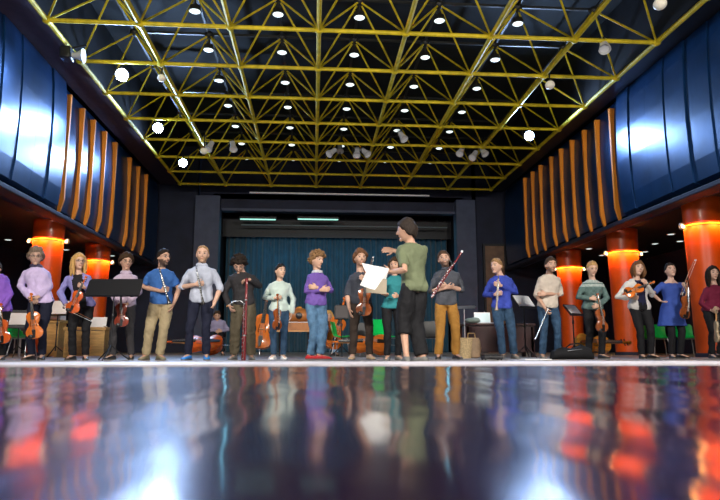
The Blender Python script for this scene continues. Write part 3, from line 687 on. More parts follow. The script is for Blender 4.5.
    me = remesh(mb, VOX_B, 2, .4); me.name = 'person'
    co = coords(me); q = (co-HC)@HM/hk
    col = np.tile(np.array([*skin, 1.0]), (len(co), 1)); near = (np.abs(q[:, 2]) < .14) & (np.abs(q[:, 0]) < .1) & (np.abs(q[:, 1]) < .13)
    fr = near & (q[:, 1] < -.045)
    dark = np.array(hairc)
    def paint(mask, c_, a_): col[mask, :3] = col[mask, :3]*(1-a_)+np.array(c_)*a_
    paint(fr & ((q[:, 0]/.022)**2+((q[:, 2]+.058)/.008)**2 < 1), (skin[0]*.75, skin[1]*.5, skin[2]*.5), .7)
    for s in (-1, 1):
        paint(fr & (((q[:, 0]-s*.032)/.017)**2+((q[:, 2]-.008)/.0085)**2 < 1), (.40, .36, .33), .7)
        paint(fr & (((q[:, 0]-s*.032)/.009)**2+((q[:, 2]-.008)/.0085)**2 < 1), (.02, .015, .012), 1)
        paint(fr & (((q[:, 0]-s*.034)/.022)**2+((q[:, 2]-.032)/.0065)**2 < 1), dark*.9, .85)
    if beard:
        bm_ = near & (q[:, 1] < .02) & (q[:, 2] < -.030-.12*np.clip(.06-np.abs(q[:, 0]), 0, .06)*0) & ~((np.abs(q[:, 0]) < .020) & (q[:, 2] > -.064) & (q[:, 2] < -.050) & fr)
        bm_ &= ((q[:, 2] < -.045) | (np.abs(q[:, 0]) > .048) | (q[:, 2] < -.040) & (np.abs(q[:, 0]) < .03)) & (q[:, 2] > -.135)
        paint(bm_, dark, beard)
    ca_ = me.color_attributes.new('tint', 'FLOAT_COLOR', 'POINT'); ca_.data.foreach_set('color', col.astype(np.float32).ravel())
    root = link('person', me, SKIN); root.location = R0
    tag(root, label, 'person', 'musicians and conductor on the stage')
    # hair -----------------------------------------------------------
    if hair != 'bald':
        HL = hline or {'short': (.45, .36, -.06, -.50, -.66), 'curly': (.42, .34, -.1, -.6, -.8), 'long': (.46, .30, -.25, -1.2, -1.2), 'tied': (.46, .36, -.02, -.5, -.66), 'rec': (.62, .50, .02, -.45, -.62), 'back': (.40, .30, -.1, -.55, -.75), 'wavy': (.44, .30, -.3, -.85, -1.0)}[hair]
        th = {'short': .013, 'curly': .034, 'long': .016, 'tied': .010, 'rec': .008, 'back': .026, 'wavy': .022}[hair]
        D = np.concatenate(sphere_dirs(44, 30)); az = np.degrees(np.arccos(np.clip(-D[:, 1]/np.maximum(1e-6, np.hypot(D[:, 0], D[:, 1])), -1, 1)))
        zl = np.interp(az, [0, 45, 82, 112, 180], HL); zl = zl+.06*wob(D, 9, seed+3); mk = smooth01((D[:, 2]-zl)/.24)
        base = head_pts(D, 1.0); nz = wob(base*V(1, 1, .45), 95 if hair in ('curly', 'wavy', 'back') else 120, seed)*(.010 if hair in ('curly', 'back') else .005)
        P = base*(.90+mk*.10)[:, None]+D*((th+nz)*mk)[:, None]
        hb = MB(); hb.rings([T(P[i*44:(i+1)*44]*hk) for i in range(30)])
        if hair == 'curly':
            for i in range(90):
                d = unit(rs.randn(3)); azd = math.degrees(math.acos(max(-1, min(1, -d[1]/max(1e-6, math.hypot(d[0], d[1]))))))
                if d[2] < np.interp(azd, [0, 45, 82, 112, 180], HL)+.12: continue
                hb.ell(T((head_pts(d[None])[0]+d*(th+.002))*hk), np.full(3, rs.uniform(.013, .023))*hk, nu=7, nv=5)
        if hair == 'long' or hair == 'wavy':
            n_ = 11 if hair == 'long' else 9
            for i in range(n_):
                a_ = math.radians(68+(292-68)*i/(n_-1)); r_ = .082 if hair == 'long' else .078; ln = (.215 if hair == 'long' else .125)*(1+.12*rs.randn())
                c0 = V(-math.sin(a_)*r_*-1, -math.cos(a_)*(r_+.012), .02)
                o_ = T(c0*hk); dn = V(0, 0, -1)
                hb.tube([T(V(c0[0]*.8, c0[1]*.8, .07)*hk), o_, o_+dn*ln*.5*hk+unit(V(c0[0], c0[1], 0))*.012, o_+dn*ln*hk+rs.randn(3)*.008], np.array([.022, .029, .031, .014])*hk, 8, True)
        if hair == 'tied':
            hb.ell(T(V(0, .115, -.01)*hk), V(.038, .040, .042)*hk, HM); hb.tube([T(V(0, .11, -.02)*hk), T(V(.01, .13, -.09)*hk), T(V(.0, .11, -.15)*hk)], np.array([.024, .028, .010])*hk, 8, True)
        mh = hb.mesh('hair'); cq = np.tile(np.array([*hairc, 1.0]), (len(mh.vertices), 1))
        c2 = mh.color_attributes.new('tint', 'FLOAT_COLOR', 'POINT'); c2.data.foreach_set('color', cq.astype(np.float32).ravel())
        link('hair', mh, HAIRM, root)
    if glasses:
        gb = MB()
        for s in (-1, 1):
            an = np.linspace(0, 2*math.pi, 13); gb.tube([T(V(s*.033+.020*math.cos(t), -.097, .006+.015*math.sin(t))*hk) for t in an], .0024*hk, 5)
            gb.tube([T(V(s*.054, -.098, .010)*hk), T(V(s*.079, -.04, .012)*hk), T(V(s*.082, .015, .008)*hk)], .0022*hk, 5)
        gb.tube([T(V(-.012, -.101, .008)*hk), T(V(.012, -.101, .008)*hk)], .003*hk, 5); gb.build('glasses', glasses, root)
    # clothes --------------------------------------------------------
    def cloth(name, mb, m, fold=.004, vox=VOX_C, sm=3, cut=None):
        me = remesh(mb, vox, sm, .5)
        if cut is not None:
            bm = bmesh.new(); bm.from_mesh(me); kill = [f for f in bm.faces if cut(V(*f.calc_center_median()))]
            bmesh.ops.delete(bm, geom=kill, context='FACES'); bm.to_mesh(me); bm.free()
        c_ = coords(me); n_ = normals(me); s_ = c_*V(1, 1, .75); setco(me, c_+n_*(fold*(wob(s_, 34, seed+5)+.9*wob(s_, 75, seed+9)))[:, None]*k)
        me.name = name; o = link(name, me, m, root); return o
    def sleeves(mb, infl, kind):
        for S, E, Wr, d, nn, cu, sd, fl in arms:
            up_ = (.062 if not female else .054)*k+infl; el = .050*k+infl; wr = .037*k+infl
            if kind == 'short': mb.tube([S+sdir*-sd*.03, S+V(0, 0, .0), S*.5+E*.5, S*.22+E*.78], [up_, up_*1.0, up_*.95, up_*.95], 14)
            elif kind == 'elbow': mb.tube([S+sdir*-sd*.03, S, S*.5+E*.5, E, E*.84+Wr*.16], [up_, up_, up_*.92, el*1.05, el], 14)
            elif kind == 'long': mb.tube([S+sdir*-sd*.03, S, S*.5+E*.5, E, E*.5+Wr*.5, E*.04+Wr*.96], [up_, up_, up_*.9, el, el*.9, wr], 14)
            mb.ell(S+sdir*-sd*.006-V(0, 0, .004), np.full(3, up_*1.0))
    if inner is not None:
        mb = MB(); torso(mb, .010, hem, .94); cloth('inner_top', mb, inner, .002)
    if shirt is not None:
        mb = MB(); torso(mb, .024 if openf else .017, hem, .985, 1.01); sleeves(mb, 0.004, sleeve)
        cut = None
        if openf:
            def cut(c):
                l = c-(Hc+sp*np.clip((c[2]-Hc[2])/sp[2], 0, 1)); t = (c[2]-Hc[2])/sp[2]
                return np.dot(l, F) > .03 and abs(np.dot(l, R)) < openf*(1.0 if t < .75 else .8) and abs(np.dot(l, R)) < .2
        o = cloth(shirtname, mb, shirt, .0045, cut=cut)
        if openf:
            md = o.modifiers.new('thick', 'SOLIDIFY'); md.thickness = .006; md.offset = -1
        if collar is not None:
            cb = MB(); ring = [ringt(.975, .080*k, .074*k, -.010*k), ringt(1.02, .074*k, .072*k, -.006*k), ringt(1.075, .070*k, .068*k, -.002*k), ringt(1.045, .086*k, .084*k, -.002*k), ringt(.985, .094*k, .088*k, -.006*k)]
            cb.rings(ring+[ring[0]], cap=False).build('collar', collar, root)
    if skirt is not None:                                         # dress: skirt flares from the waist to the hem height
        zt, m_ = skirt; mb = MB(); torso(mb, .018, .20, .865); sleeves(mb, .004, sleeve)
        rr = [ringt(.36, .130*k, .098*k)]
        for t, a_, b_ in ((.25, .148, .115), (.1, .18, .14), (-.15, .205, .165), (-.45, .225, .185)):
            rr.append(ringt(t, a_*k, b_*k))
        tz = (zt-Hc[2])/sp[2]; rr.append(ringt(tz, .245*k, .205*k)); 
        an = np.linspace(0, 2*math.pi, 22, endpoint=False)
        for i in range(3, len(rr)): c0 = rr[i].mean(0); rr[i] = c0+(rr[i]-c0)*(1+.05*np.sin(an*7)*(i-2)/3)[:, None]
        mb.rings(rr); cloth('dress', mb, m_, .003)
    if trouser is not None:
        mb = MB(); L_ = tloose
        if tname == 'tights': torso(mb, .004, -.2, .02)
        elif seat is None: torso(mb, .014, -.2, .16)
        else: torso(mb, .014, -.2, .14)
        for i, (A, K, an_, fd) in enumerate(legs):
            cz = cuffs[i]*H; tcut = np.clip((K[2]-cz)/max(.01, K[2]-an_[2]), .1, 1.05); ce = K*(1-tcut)+an_*tcut
            mb.tube([A+V(0, 0, .05), A, A*.5+K*.5, K, K*.5+ce*.5, ce], np.array([.078, .088, .084*(.4+.6*L_), .064*L_, .062*L_, .058*L_])*k, 14)
        cloth(tname, mb, trouser, .005 if tname != 'tights' else .0008)
    if shoe is not None:
        for i, (A, K, an_, fd) in enumerate(legs):
            sx = V(-fd[1], fd[0], 0); b0 = V(an_[0], an_[1], an_[2]-.075*k); rr = []
            for t, w_, h_ in ((-.085, .018, .030), (-.075, .030, .055), (-.04, .036, .085), (.01, .037, .090), (.06, .042, .066), (.11, .047, .052), (.15, .044, .042), (.18, .030, .030), (.192, .014, .018)):
                c_ = b0+fd*t*k; an = np.linspace(0, 2*math.pi, 14, endpoint=False); hh_ = h_*k/2
                rr.append(c_+V(0, 0, hh_+.002)+np.cos(an)[:, None]*sx*w_*k+np.sign(np.sin(an))[:, None]*np.abs(np.sin(an))[:, None]**.7*V(0, 0, 1)*hh_)
            sh_ = MB().rings(rr).build('shoe', shoe, root)
            MB().prism([(fd[0]*t*k+sx[0]*w_*k, fd[1]*t*k+sx[1]*w_*k) for t, w_ in [(-.087, .0), (-.075, .032), (0, .039), (.06, .044), (.11, .049), (.16, .044), (.195, .012)]]+[(fd[0]*t*k-sx[0]*w_*k, fd[1]*t*k-sx[1]*w_*k) for t, w_ in [(.195, .012), (.16, .044), (.11, .049), (.06, .044), (0, .039), (-.075, .032)]], b0, (1, 0, 0), (0, 1, 0), (0, 0, 1), .016).build('sole', mat('shoe_sole', (.12, .11, .10), .6) if shoe.name != 'white_shoe' else M_white, sh_, smooth=False)
    return dict(root=root, R0=R0, arms=arms, F=F, R=R, k=k, Hc=Hc, HC=HC, Y=Y, N=N)
def cl(name, c, var=.14, rough=.8, **kw): return mat(name, c, rough, var=var, scale=kw.pop('scale', 6), bump=.35, bscale=24, spec=.18, **kw)
# ================================================================== THE MUSICIANS
def hold(o, pb, pt, Y, L, s, front=(0, -1, 0), db=0.0, dt=0.0, label=None, cat=None, group=None):
    """put instrument o (length L along its z) with its bottom and top ends towards two picture points, at depth Y (+db / +dt)"""
    a = atY(pb[0], pb[1], Y+db); b = atY(pt[0], pt[1], Y+dt); ax = unit(b-a); c = (a+b)/2
    put(o, c-ax*L*s/2, ax, front, s); return tag(o, label, cat, group)
V_RED = varnish('red_varnish', (.52, .085, .012)); V_BRN = varnish('brown_varnish', (.26, .065, .016)); V_ORG = varnish('orange_varnish', (.60, .15, .02)); V_DRK = varnish('dark_red_varnish', (.20, .03, .014)); V_GLD = varnish('golden_varnish', (.70, .28, .03))
BLKWOOD = mat('black_wood', (.015, .013, .013), .25, coat=.3)
BRN = (.045, .024, .012); DKB = (.018, .012, .009); BLD = (.50, .29, .10); SAND = (.28, .16, .07); GRYB = (.20, .14, .10)
sh_blk = mat('black_shoe', (.015, .014, .015), .4); sh_blue = mat('blue_shoe', (.01, .20, .62), .5); sh_wht = mat('white_shoe', (.75, .73, .70), .5); sh_red = mat('red_shoe', (.55, .012, .02), .5); sh_tan = mat('tan_shoe', (.48, .33, .19), .5); sh_grey = mat('grey_shoe', (.16, .16, .15), .6); sh_ol = mat('olive_shoe', (.20, .18, .11), .6)
navyT = cl('navy_trouser_cloth', (.012, .014, .030)); blackT = cl('black_trouser_cloth', (.012, .012, .014)); greyT = cl('dark_grey_trouser_cloth', (.045, .042, .045))
jeans = cl('blue_denim', (.10, .20, .33), var=.35, scale=9); jeans_d = cl('dark_blue_denim', (.030, .065, .12), var=.35, scale=9)
GV = 'violins and violas in the musicians\' hands'; GB = 'bows of the string players'
# 1 edge of the frame
p = person('man in a violet purple shirt cut off by the left edge of the picture', -4, 9.9, 262, (-16, 277), (8, 277), (-4, 269), dict(e=(-19, 294), w=(-6, 309), c=.8), dict(e=(10.5, 294), w=(2, 308), c=.9), -9, 2, hairc=BRN, shirt=cl('violet_shirt', (.25, .11, .52)), trouser=blackT, shoe=sh_blk, seed=11)
hold(fiddle('viola', V_RED), (4, 342), (1, 305), 9.62, .595, 1.0, (-.1, -1, .1), label='red viola hanging in the hands of the man at the left edge', cat='viola', group=GV)
# 2 lavender shirt
p = person('grey haired man in a pale lavender shirt holding a viola in front of him', 36.3, 9.8, 246, (23, 271), (49, 271), (37, 257), dict(e=(20.5, 286), w=(30, 298), c=.9, h=(.8, -.3, -.4), n=(.2, .6, -.6)), dict(e=(49.5, 287), w=(38, 297), c=.9, h=(-.8, -.3, -.3), n=(-.2, .6, -.6)), 31, 42, hyaw=22, hpit=6, skin=(.58, .36, .27), hairc=GRYB, hair='back', glasses=M_dark,
           shirt=cl('lavender_shirt', (.58, .47, .72)), collar=mat('navy_collar', (.05, .04, .09), .7), trouser=navyT, shoe=sh_blk, seed=12)
hold(fiddle('viola', V_ORG), (35, 336), (31.5, 296), 9.45, .595, 1.12, (.12, -1, .1), label='orange brown viola hanging from the hands of the man in lavender', cat='viola', group=GV)
# 3 blonde violinist
p = person('blonde woman with glasses and a lilac cardigan over black, holding a violin and bow', 78.5, 9.8, 252.5, (64.5, 277), (92, 276), (79.5, 262), dict(e=(60, 293), w=(66, 305), c=1.0), dict(e=(93.5, 290), w=(84.5, 287.5), c=1.0, h=(-.7, -.3, .3), n=(-.2, .8, .3)), 72.5, 85, hyaw=38, yaw=6, female=True, hairc=BLD, hair='long', glasses=M_dark, skin=(.62, .38, .28),
           shirt=cl('lilac_cardigan', (.26, .24, .52)), shirtname='cardigan', openf=.085, inner=cl('black_top', (.02, .018, .022)), trouser=blackT, shoe=sh_blk, seed=13)
hold(fiddle('violin', V_RED), (71.5, 311), (85.5, 278), 9.42, .595, .95, (.1, -1, .15), label='bright red violin held slanted by the blonde woman', cat='violin', group=GV)
hold(bow(), (64, 307), (91, 319.5), 9.44, .725, .72, (0, 0, -1), db=0, dt=-.1, label='bow pointing down to the right in the hand of the blonde woman', cat='bow', group=GB)
# 4 behind the stand
p = person('man in a pinkish grey shirt standing behind a black music stand', 122.5, 10.1, 253.5, (113.5, 277), (138, 277), (127, 262), dict(e=(111, 292), w=(119, 305), c=.9), dict(e=(139.5, 292), w=(127, 304), c=.9), 112, 131, hyaw=28, hpit=8, hairc=BRN, hair='back', glasses=M_dark, hem=-.12,
           shirt=cl('pinkish_shirt', (.46, .36, .45)), collar=cl('pinkish_collar', (.50, .40, .50)), trouser=greyT, shoe=sh_blk, seed=14)
hold(fiddle('viola', V_DRK), (121.5, 325.5), (121, 289), 9.72, .595, 1.0, (.2, -1, .1), label='dark red brown viola hanging below the black music stand', cat='viola', group=GV)
# 5 blue tee
p = person('bearded man in a blue t-shirt and khaki trousers holding a clarinet', 154, 9.9, 249, (147, 273), (175, 272), (164, 258), dict(e=(143, 287), w=(161, 291), c=1.1, h=(.8, -.4, .2), n=(.1, .8, .1)), dict(e=(179, 289), w=(173.5, 304), c=.5), 146, 159, hip=(161, 310), yaw=12, hyaw=50, hairc=DKB, hair='short', beard=.85, glasses=M_dark, skin=(.50, .29, .20),
           shirt=cl('blue_tee', (.035, .11, .32)), sleeve='short', trouser=cl('khaki_cloth', (.34, .27, .16)), tloose=1.15, shoe=sh_ol, seed=15, foot=(-25, 25))
hold(woodwind('clarinet', BLKWOOD, .62), (169.5, 304), (158.5, 265.5), 9.5, .62, 1.0, (-.1, -1, .2), db=-.05, dt=.05, label='black clarinet with silver keys held by the man in the blue t-shirt', cat='clarinet')
# 6 light grey shirt, blue shoes
p = person('fair bearded man in a light grey shirt and bright blue shoes holding an oboe', 197, 9.8, 244.5, (186.5, 270), (217, 270), (203, 255), dict(e=(181.5, 287), w=(195.5, 284.5), c=1.1, h=(.8, -.4, .1), n=(.1, .8, .1)), dict(e=(220.5, 288), w=(213.5, 305), c=.6), 188, 206, hip=(201, 310), hyaw=6, hairc=(.30, .18, .09), hair='rec', beard=.55, skin=(.60, .37, .27), hem=-.12,
           shirt=cl('light_grey_shirt', (.40, .43, .52)), collar=cl('light_grey_collar', (.42, .45, .54)), sleeve='elbow', trouser=navyT, shoe=sh_blue, seed=16)
hold(woodwind('oboe', BLKWOOD, .62, rad=.012), (203.5, 305), (195.5, 264), 9.45, .62, 1.0, (0, -1, .1), label='black oboe held upright by the man with blue shoes', cat='oboe')
# 7 bassoonist bowed over
p = person('dark curly haired person in a black jacket bowing over an upright bassoon', 242, 9.9, 254, (228, 276), (256, 276), (239.5, 265), dict(e=(224.5, 293), w=(229.5, 306), c=.9), dict(e=(259.5, 286), w=(249.5, 279.5), c=1.0, h=(-.9, -.2, -.1), n=(0, .2, -.9)), 234, 251, hyaw=5, hpit=42, H=1.71, hairc=DKB, hair='curly', skin=(.48, .28, .20),
           shirt=cl('charcoal_jacket', (.026, .024, .026)), shirtname='jacket', trouser=cl('olive_cloth', (.085, .070, .045)), tloose=1.3, shoe=sh_grey, seed=17)
hold(bassoon(False), (243.5, 360.2), (245.5, 281), 9.42, 1.33, .95, (-.6, -1, 0), db=0, dt=.06, label='dark red bassoon standing upright on the floor before the person in black', cat='bassoon', group='bassoons')
# 8 mint sweater
p = person('dark haired woman in a pale mint sweater and jeans holding a violin by its neck', 278.5, 10.3, 263, (268, 284), (291, 284), (280.5, 271.5), dict(e=(264.5, 298), w=(275, 298), c=1.0, h=(.9, -.2, .1), n=(.2, .8, .1)), dict(e=(293.5, 300), w=(291.5, 314), c=.5), 273.5, 283, hyaw=32, female=True, hairc=DKB, hair='tied', skin=(.58, .36, .25), hem=-.10,
           shirt=cl('mint_sweater', (.46, .55, .50)), trouser=jeans_d, shoe=sh_wht, seed=18)
hold(fiddle('violin', V_BRN), (277, 330), (277.5, 294), 9.9, .595, .95, (.75, -.6, .1), label='brown violin seen from the side, hanging from the hand of the woman in mint', cat='violin', group=GV)
# 9 purple sweater arms folded
p = person('curly haired man in a purple sweater and red shoes with folded arms', 314.5, 10.0, 252, (307.5, 277), (327, 276), (317, 260.5), dict(e=(306.5, 291.5), w=(321, 290), c=.6, h=(.9, -.3, .1), n=(-.2, .9, .1)), dict(e=(331, 291), w=(317, 287.5), c=.6, h=(-.9, .1, .1), n=(.2, .9, .1)), 310.5, 320, yaw=28, hyaw=42, hpit=8, hairc=(.20, .11, .05), hair='curly', skin=(.56, .34, .24),
           shirt=cl('purple_sweater', (.15, .085, .34)), shirtname='sweater', collar=mat('white_collar', (.5, .5, .52), .7), trouser=jeans, tloose=1.15, shoe=sh_red, foot=(50, 62), footd=(.08, -.12), seed=19)
# 10 dark grey shirt with viola
p = person('brown haired man in a dark grey shirt holding a viola and bow at chest', 360.5, 9.9, 249.5, (348.5, 276.5), (372, 275.5), (360, 258.5), dict(e=(347, 294), w=(349.5, 309), c=.4), dict(e=(373, 290), w=(366.5, 281), c=1.0, h=(-.6, -.4, .4), n=(-.1, .8, .1)), 352.5, 369.5, hyaw=12, hairc=(.13, .06, .03), hair='back', beard=.4, skin=(.58, .35, .25),
           shirt=cl('dark_grey_shirt', (.045, .050, .065)), sleeve='elbow', trouser=cl('dark_brown_cloth', (.042, .030, .024)), shoe=sh_tan, seed=20)
hold(fiddle('viola', V_BRN), (363.5, 313), (365.5, 273), 9.5, .595, 1.18, (.0, -1, .1), label='brown viola hanging before the man in the dark grey shirt, near the white score', cat='viola', group=GV)
hold(bow(), (366.5, 287), (372.5, 257), 9.52, .725, .66, (1, -.2, 0), label='bow pointing up beside the face of the man in dark grey', cat='bow', group=GB)
# 11 teal, behind the conductor
p = person('woman in a teal top almost hidden behind the conductor', 392.5, 9.3, 257, (385.5, 279), (404.5, 279), (394.5, 266), dict(e=(386, 295), w=(387.5, 294), c=.9, h=(-.9, -.3, 0), n=(.1, .5, .7)), dict(e=(406, 296), w=(398, 296), c=.9), 387.5, 398, hyaw=-20, female=True, hairc=BRN, hair='wavy',
           shirt=cl('teal_top', (.03, .20, .22)), sleeve='elbow', trouser=blackT, shoe=sh_grey, seed=21)
q = empty('music_folder'); MB().box((0, 0, 0), (.30, .012, .22)).build('cover', mat('beige_card', (.36, .30, .22), .7, var=.1), q, smooth=False); MB().box((0, .009, .0), (.28, .006, .20)).build('pages', M_paper, q, smooth=False)
put(q, atY(376.5, 286, 9.02), (.05, .1, 1), (.1, -1, .1)); tag(q, 'beige music folder held by the hidden woman in teal', 'folder')
# 12 conductor
p = person('conductor in an olive t-shirt seen from behind, pointing and holding a score', 414, 7.8, 218.5, (426.5, 246), (398.5, 250), (406.5, 231), dict(e=(411, 259), es=1, w=(394.5, 250.5), ws=.6, c=.22, h=(-1, -.05, .08), n=(.1, .9, -.35)), dict(e=(405, 270), es=-1, w=(391, 272), ws=1, c=.9, h=(-.9, .25, .1), n=(.2, .7, .4)), 422.5, 406, hip=(414.5, 296), yaw=-152, hyaw=-118, hpit=2, hairc=(.030, .022, .018), hair='back', skin=(.55, .32, .22), nk=(411, 243),
           shirt=cl('olive_tee', (.15, .175, .10)), sleeve='short', hem=-.12, trouser=cl('black_baggy_cloth', (.014, .014, .016)), tloose=1.45, cuffs=(.05, .19), shoe=sh_grey, foot=(20, -25), footd=(.0, .0), seed=22, girth=.93)
Yc = 7.62
def paper(name, pts, Y, label, dep=None, sag=.02, pm=None):
    P = [atY(x, y, Y+(dep[i] if dep else 0)) for i, (x, y) in enumerate(pts)]                # four corners, bent sheet with thickness
    k = 8; T, B = [], []; nrm = unit(np.cross(P[1]-P[0], P[3]-P[0]))
    for j in range(k):
        for i in range(k):
            u, v = i/(k-1), j/(k-1); q = (P[0]*(1-u)+P[1]*u)*(1-v)+(P[3]*(1-u)+P[2]*u)*v+nrm*sag*math.sin(u*math.pi)*(.5+v); T.append(q); B.append(q+nrm*.002)
    fs = []; N_ = k*k
    for j in range(k-1):
        for i in range(k-1): a = j*k+i; fs.append((a, a+1, a+k+1, a+k)); fs.append((N_+a, N_+a+k, N_+a+k+1, N_+a+1))
        for a, b in ((j, j+1), ((k-1)*k+j, (k-1)*k+j+1), (j*k, (j+1)*k), (j*k+k-1, (j+1)*k+k-1)): fs.append((a, b, b+N_, a+N_))
    o = MB().add(T+B, fs).build(name, pm or M_paper); return tag(o, label, 'sheet music', 'pages of the conductor\'s score')
c0 = p['arms'][1][2]+p['R0']; Yc = c0[1]-.05
paper('score_page', [(362, 263), (389, 268.5), (386, 279), (367.5, 277)], Yc, 'white score page reaching left out of the conductor\'s hand', sag=.015)
paper('score_page', [(369, 266), (389, 269.5), (375, 290), (360, 285)], Yc-.03, 'white score page drooping below the conductor\'s hand', sag=.02, pm=M_score)
# 13 bassoonist
p = person('bearded man in a dark grey shirt and mustard trousers cradling a bassoon', 447, 10.0, 251.5, (433.5, 274), (460, 273), (443.5, 259.5), dict(e=(431, 291), w=(446, 288), c=.9, h=(.9, -.3, .1), n=(0, .6, .6)), dict(e=(462, 290), w=(447, 286), c=.9, h=(-.9, -.2, 0), n=(0, .6, .6)), 438.5, 456, hyaw=-8, hpit=-6, hroll=-10, hairc=(.07, .04, .025), hair='short', beard=.75, skin=(.55, .33, .24),
           shirt=cl('slate_shirt', (.065, .070, .085)), sleeve='elbow', collar=cl('slate_collar', (.07, .075, .09)), trouser=cl('mustard_cloth', (.34, .165, .035)), tloose=1.15, shoe=sh_blk, seed=23)
hold(bassoon(), (432, 297), (461.5, 251), 9.5, 1.35, .66, (-.5, -1, .1), label='bassoon with a white bell ring slanting across the man in mustard trousers', cat='bassoon', group='bassoons')
# 14 royal blue
p = person('man in a royal blue sweater looking aside, both hands on a pale oboe', 507, 10.6, 258.5, (488.5, 279), (513, 279), (496, 266.5), dict(e=(485, 295), w=(495, 294.5), c=1.0, h=(.8, -.4, .2), n=(.1, .8, .1)), dict(e=(516, 293), w=(501, 285.5), c=1.0, h=(-.8, -.3, .2), n=(-.1, .8, .1)), 503, 514, hip=(502, 312), hyaw=-52, yaw=-8, hairc=SAND, hair='short', skin=(.56, .34, .25),
           shirt=cl('royal_blue_sweater', (.040, .065, .36)), shirtname='sweater', trouser=jeans_d, tloose=1.1, shoe=sh_grey, seed=24)
hold(woodwind('oboe', mat('boxwood', (.35, .28, .22), .35, var=.2), .60, rad=.014), (496.3, 312), (498.8, 273), 10.2, .6, 1.02, (0, -1, .1), dt=.03, label='pale brown oboe held upright by the man in royal blue', cat='oboe')
# 15 beige henley
p = person('bearded man in a beige top and jeans holding a silver flute downwards', 550, 10.3, 257, (537.5, 278), (560.5, 278), (550, 265.5), dict(e=(536.5, 295), w=(545, 308), c=1.0, h=(.2, -.3, -.8)), dict(e=(560.5, 294), w=(546, 294), c=.8, h=(-.9, 0, 0), n=(0, .9, 0)), 542.5, 558, hyaw=2, hairc=(.05, .03, .02), hair='short', beard=.7, skin=(.54, .32, .23),
           shirt=cl('beige_top', (.52, .45, .38)), sleeve='elbow', trouser=jeans_d, shoe=sh_grey, seed=25)
hold(flute(), (535.5, 338.5), (548, 309), 9.85, .671, .82, (.3, -1, .3), label='silver flute pointing down in the hand of the man in beige', cat='flute')
# 16 green sweater
def banded_knit():
    m = cl('grey_green_sweater', (.105, .165, .155), var=.2, scale=22); N = m.node_tree.nodes; L = m.node_tree.links
    tc = N.new('ShaderNodeTexCoord'); sx = N.new('ShaderNodeSeparateXYZ'); L.new(tc.outputs['Object'], sx.inputs[0])
    cr = N.new('ShaderNodeValToRGB'); cr.color_ramp.interpolation = 'CONSTANT'; e = cr.color_ramp.elements; e[0].color = (0, 0, 0, 1); e[1].position = .60; e[1].color = (1, 1, 1, 1)
    k = e.new(.625); k.color = (0, 0, 0, 1); k = e.new(.635); k.color = (1, 1, 1, 1); k = e.new(.675); k.color = (0, 0, 0, 1)
    mt = N.new('ShaderNodeMath'); mt.operation = 'MULTIPLY'; mt.inputs[1].default_value = .5; L.new(sx.outputs['Z'], mt.inputs[0]); L.new(mt.outputs[0], cr.inputs[0])
    ck = N.new('ShaderNodeTexNoise'); ck.inputs['Scale'].default_value = 45; L.new(tc.outputs['Object'], ck.inputs['Vector'])
    m2 = N.new('ShaderNodeMath'); m2.operation = 'MULTIPLY'; L.new(cr.outputs[0], m2.inputs[0]); L.new(ck.outputs['Fac'], m2.inputs[1])
    b = N['Principled BSDF']; src = b.inputs['Base Color'].links[0].from_socket; mx = N.new('ShaderNodeMix'); mx.data_type = 'RGBA'
    L.new(m2.outputs[0], mx.inputs[0]); L.new(src, mx.inputs[6]); mx.inputs[7].default_value = (.62, .68, .64, 1); L.new(mx.outputs[2], b.inputs['Base Color']); return m
banded = banded_knit()
p = person('fair haired woman in a grey green patterned sweater holding a violin before her', 594.5, 10.3, 261, (581, 283), (604, 283), (591, 269), dict(e=(578, 297), w=(590.5, 298.5), c=.9, h=(.9, -.2, 0), n=(0, .8, 0)), dict(e=(607, 298), w=(599, 305.5), c=.9, h=(-.8, -.2, -.2), n=(0, .8, 0)), 589, 602, hyaw=-4, hpit=14, female=True, hairc=(.42, .25, .10), hair='tied', skin=(.60, .37, .27),
           shirt=banded, shirtname='sweater', trouser=blackT, shoe=sh_blk, seed=26)
hold(fiddle('violin', V_BRN), (602.5, 332), (597.5, 293.5), 9.9, .595, 1.06, (.2, -1, .1), label='brown violin hanging before the woman in the grey green sweater', cat='violin', group=GV)
# 17 white cardigan
p = person('brown haired woman in an open white cardigan hugging a violin to her chest', 646, 10.2, 260, (624, 282), (648.5, 282), (637, 269), dict(e=(617.5, 297), w=(632, 298), c=.9, h=(.9, -.2, 0), n=(0, .8, .2)), dict(e=(652.5, 295), w=(646.5, 284.5), c=1.0, h=(-.5, -.2, .6), n=(-.2, .9, 0)), 642, 651.5, hip=(640, 314), hyaw=-6, hpit=-6, hroll=12, female=True, hairc=(.14, .065, .028), hair='wavy', skin=(.62, .39, .29), hem=-.16,
           shirt=cl('white_cardigan', (.62, .60, .58)), shirtname='cardigan', openf=.075, inner=cl('navy_top', (.018, .020, .055)), trouser=blackT, shoe=sh_blk, seed=27)
hold(fiddle('violin', V_ORG), (624.5, 294.5), (655, 281.5), 9.78, .595, .92, (0, -1, .45), label='orange violin tucked sideways under the arm of the woman in white', cat='violin', group=GV)
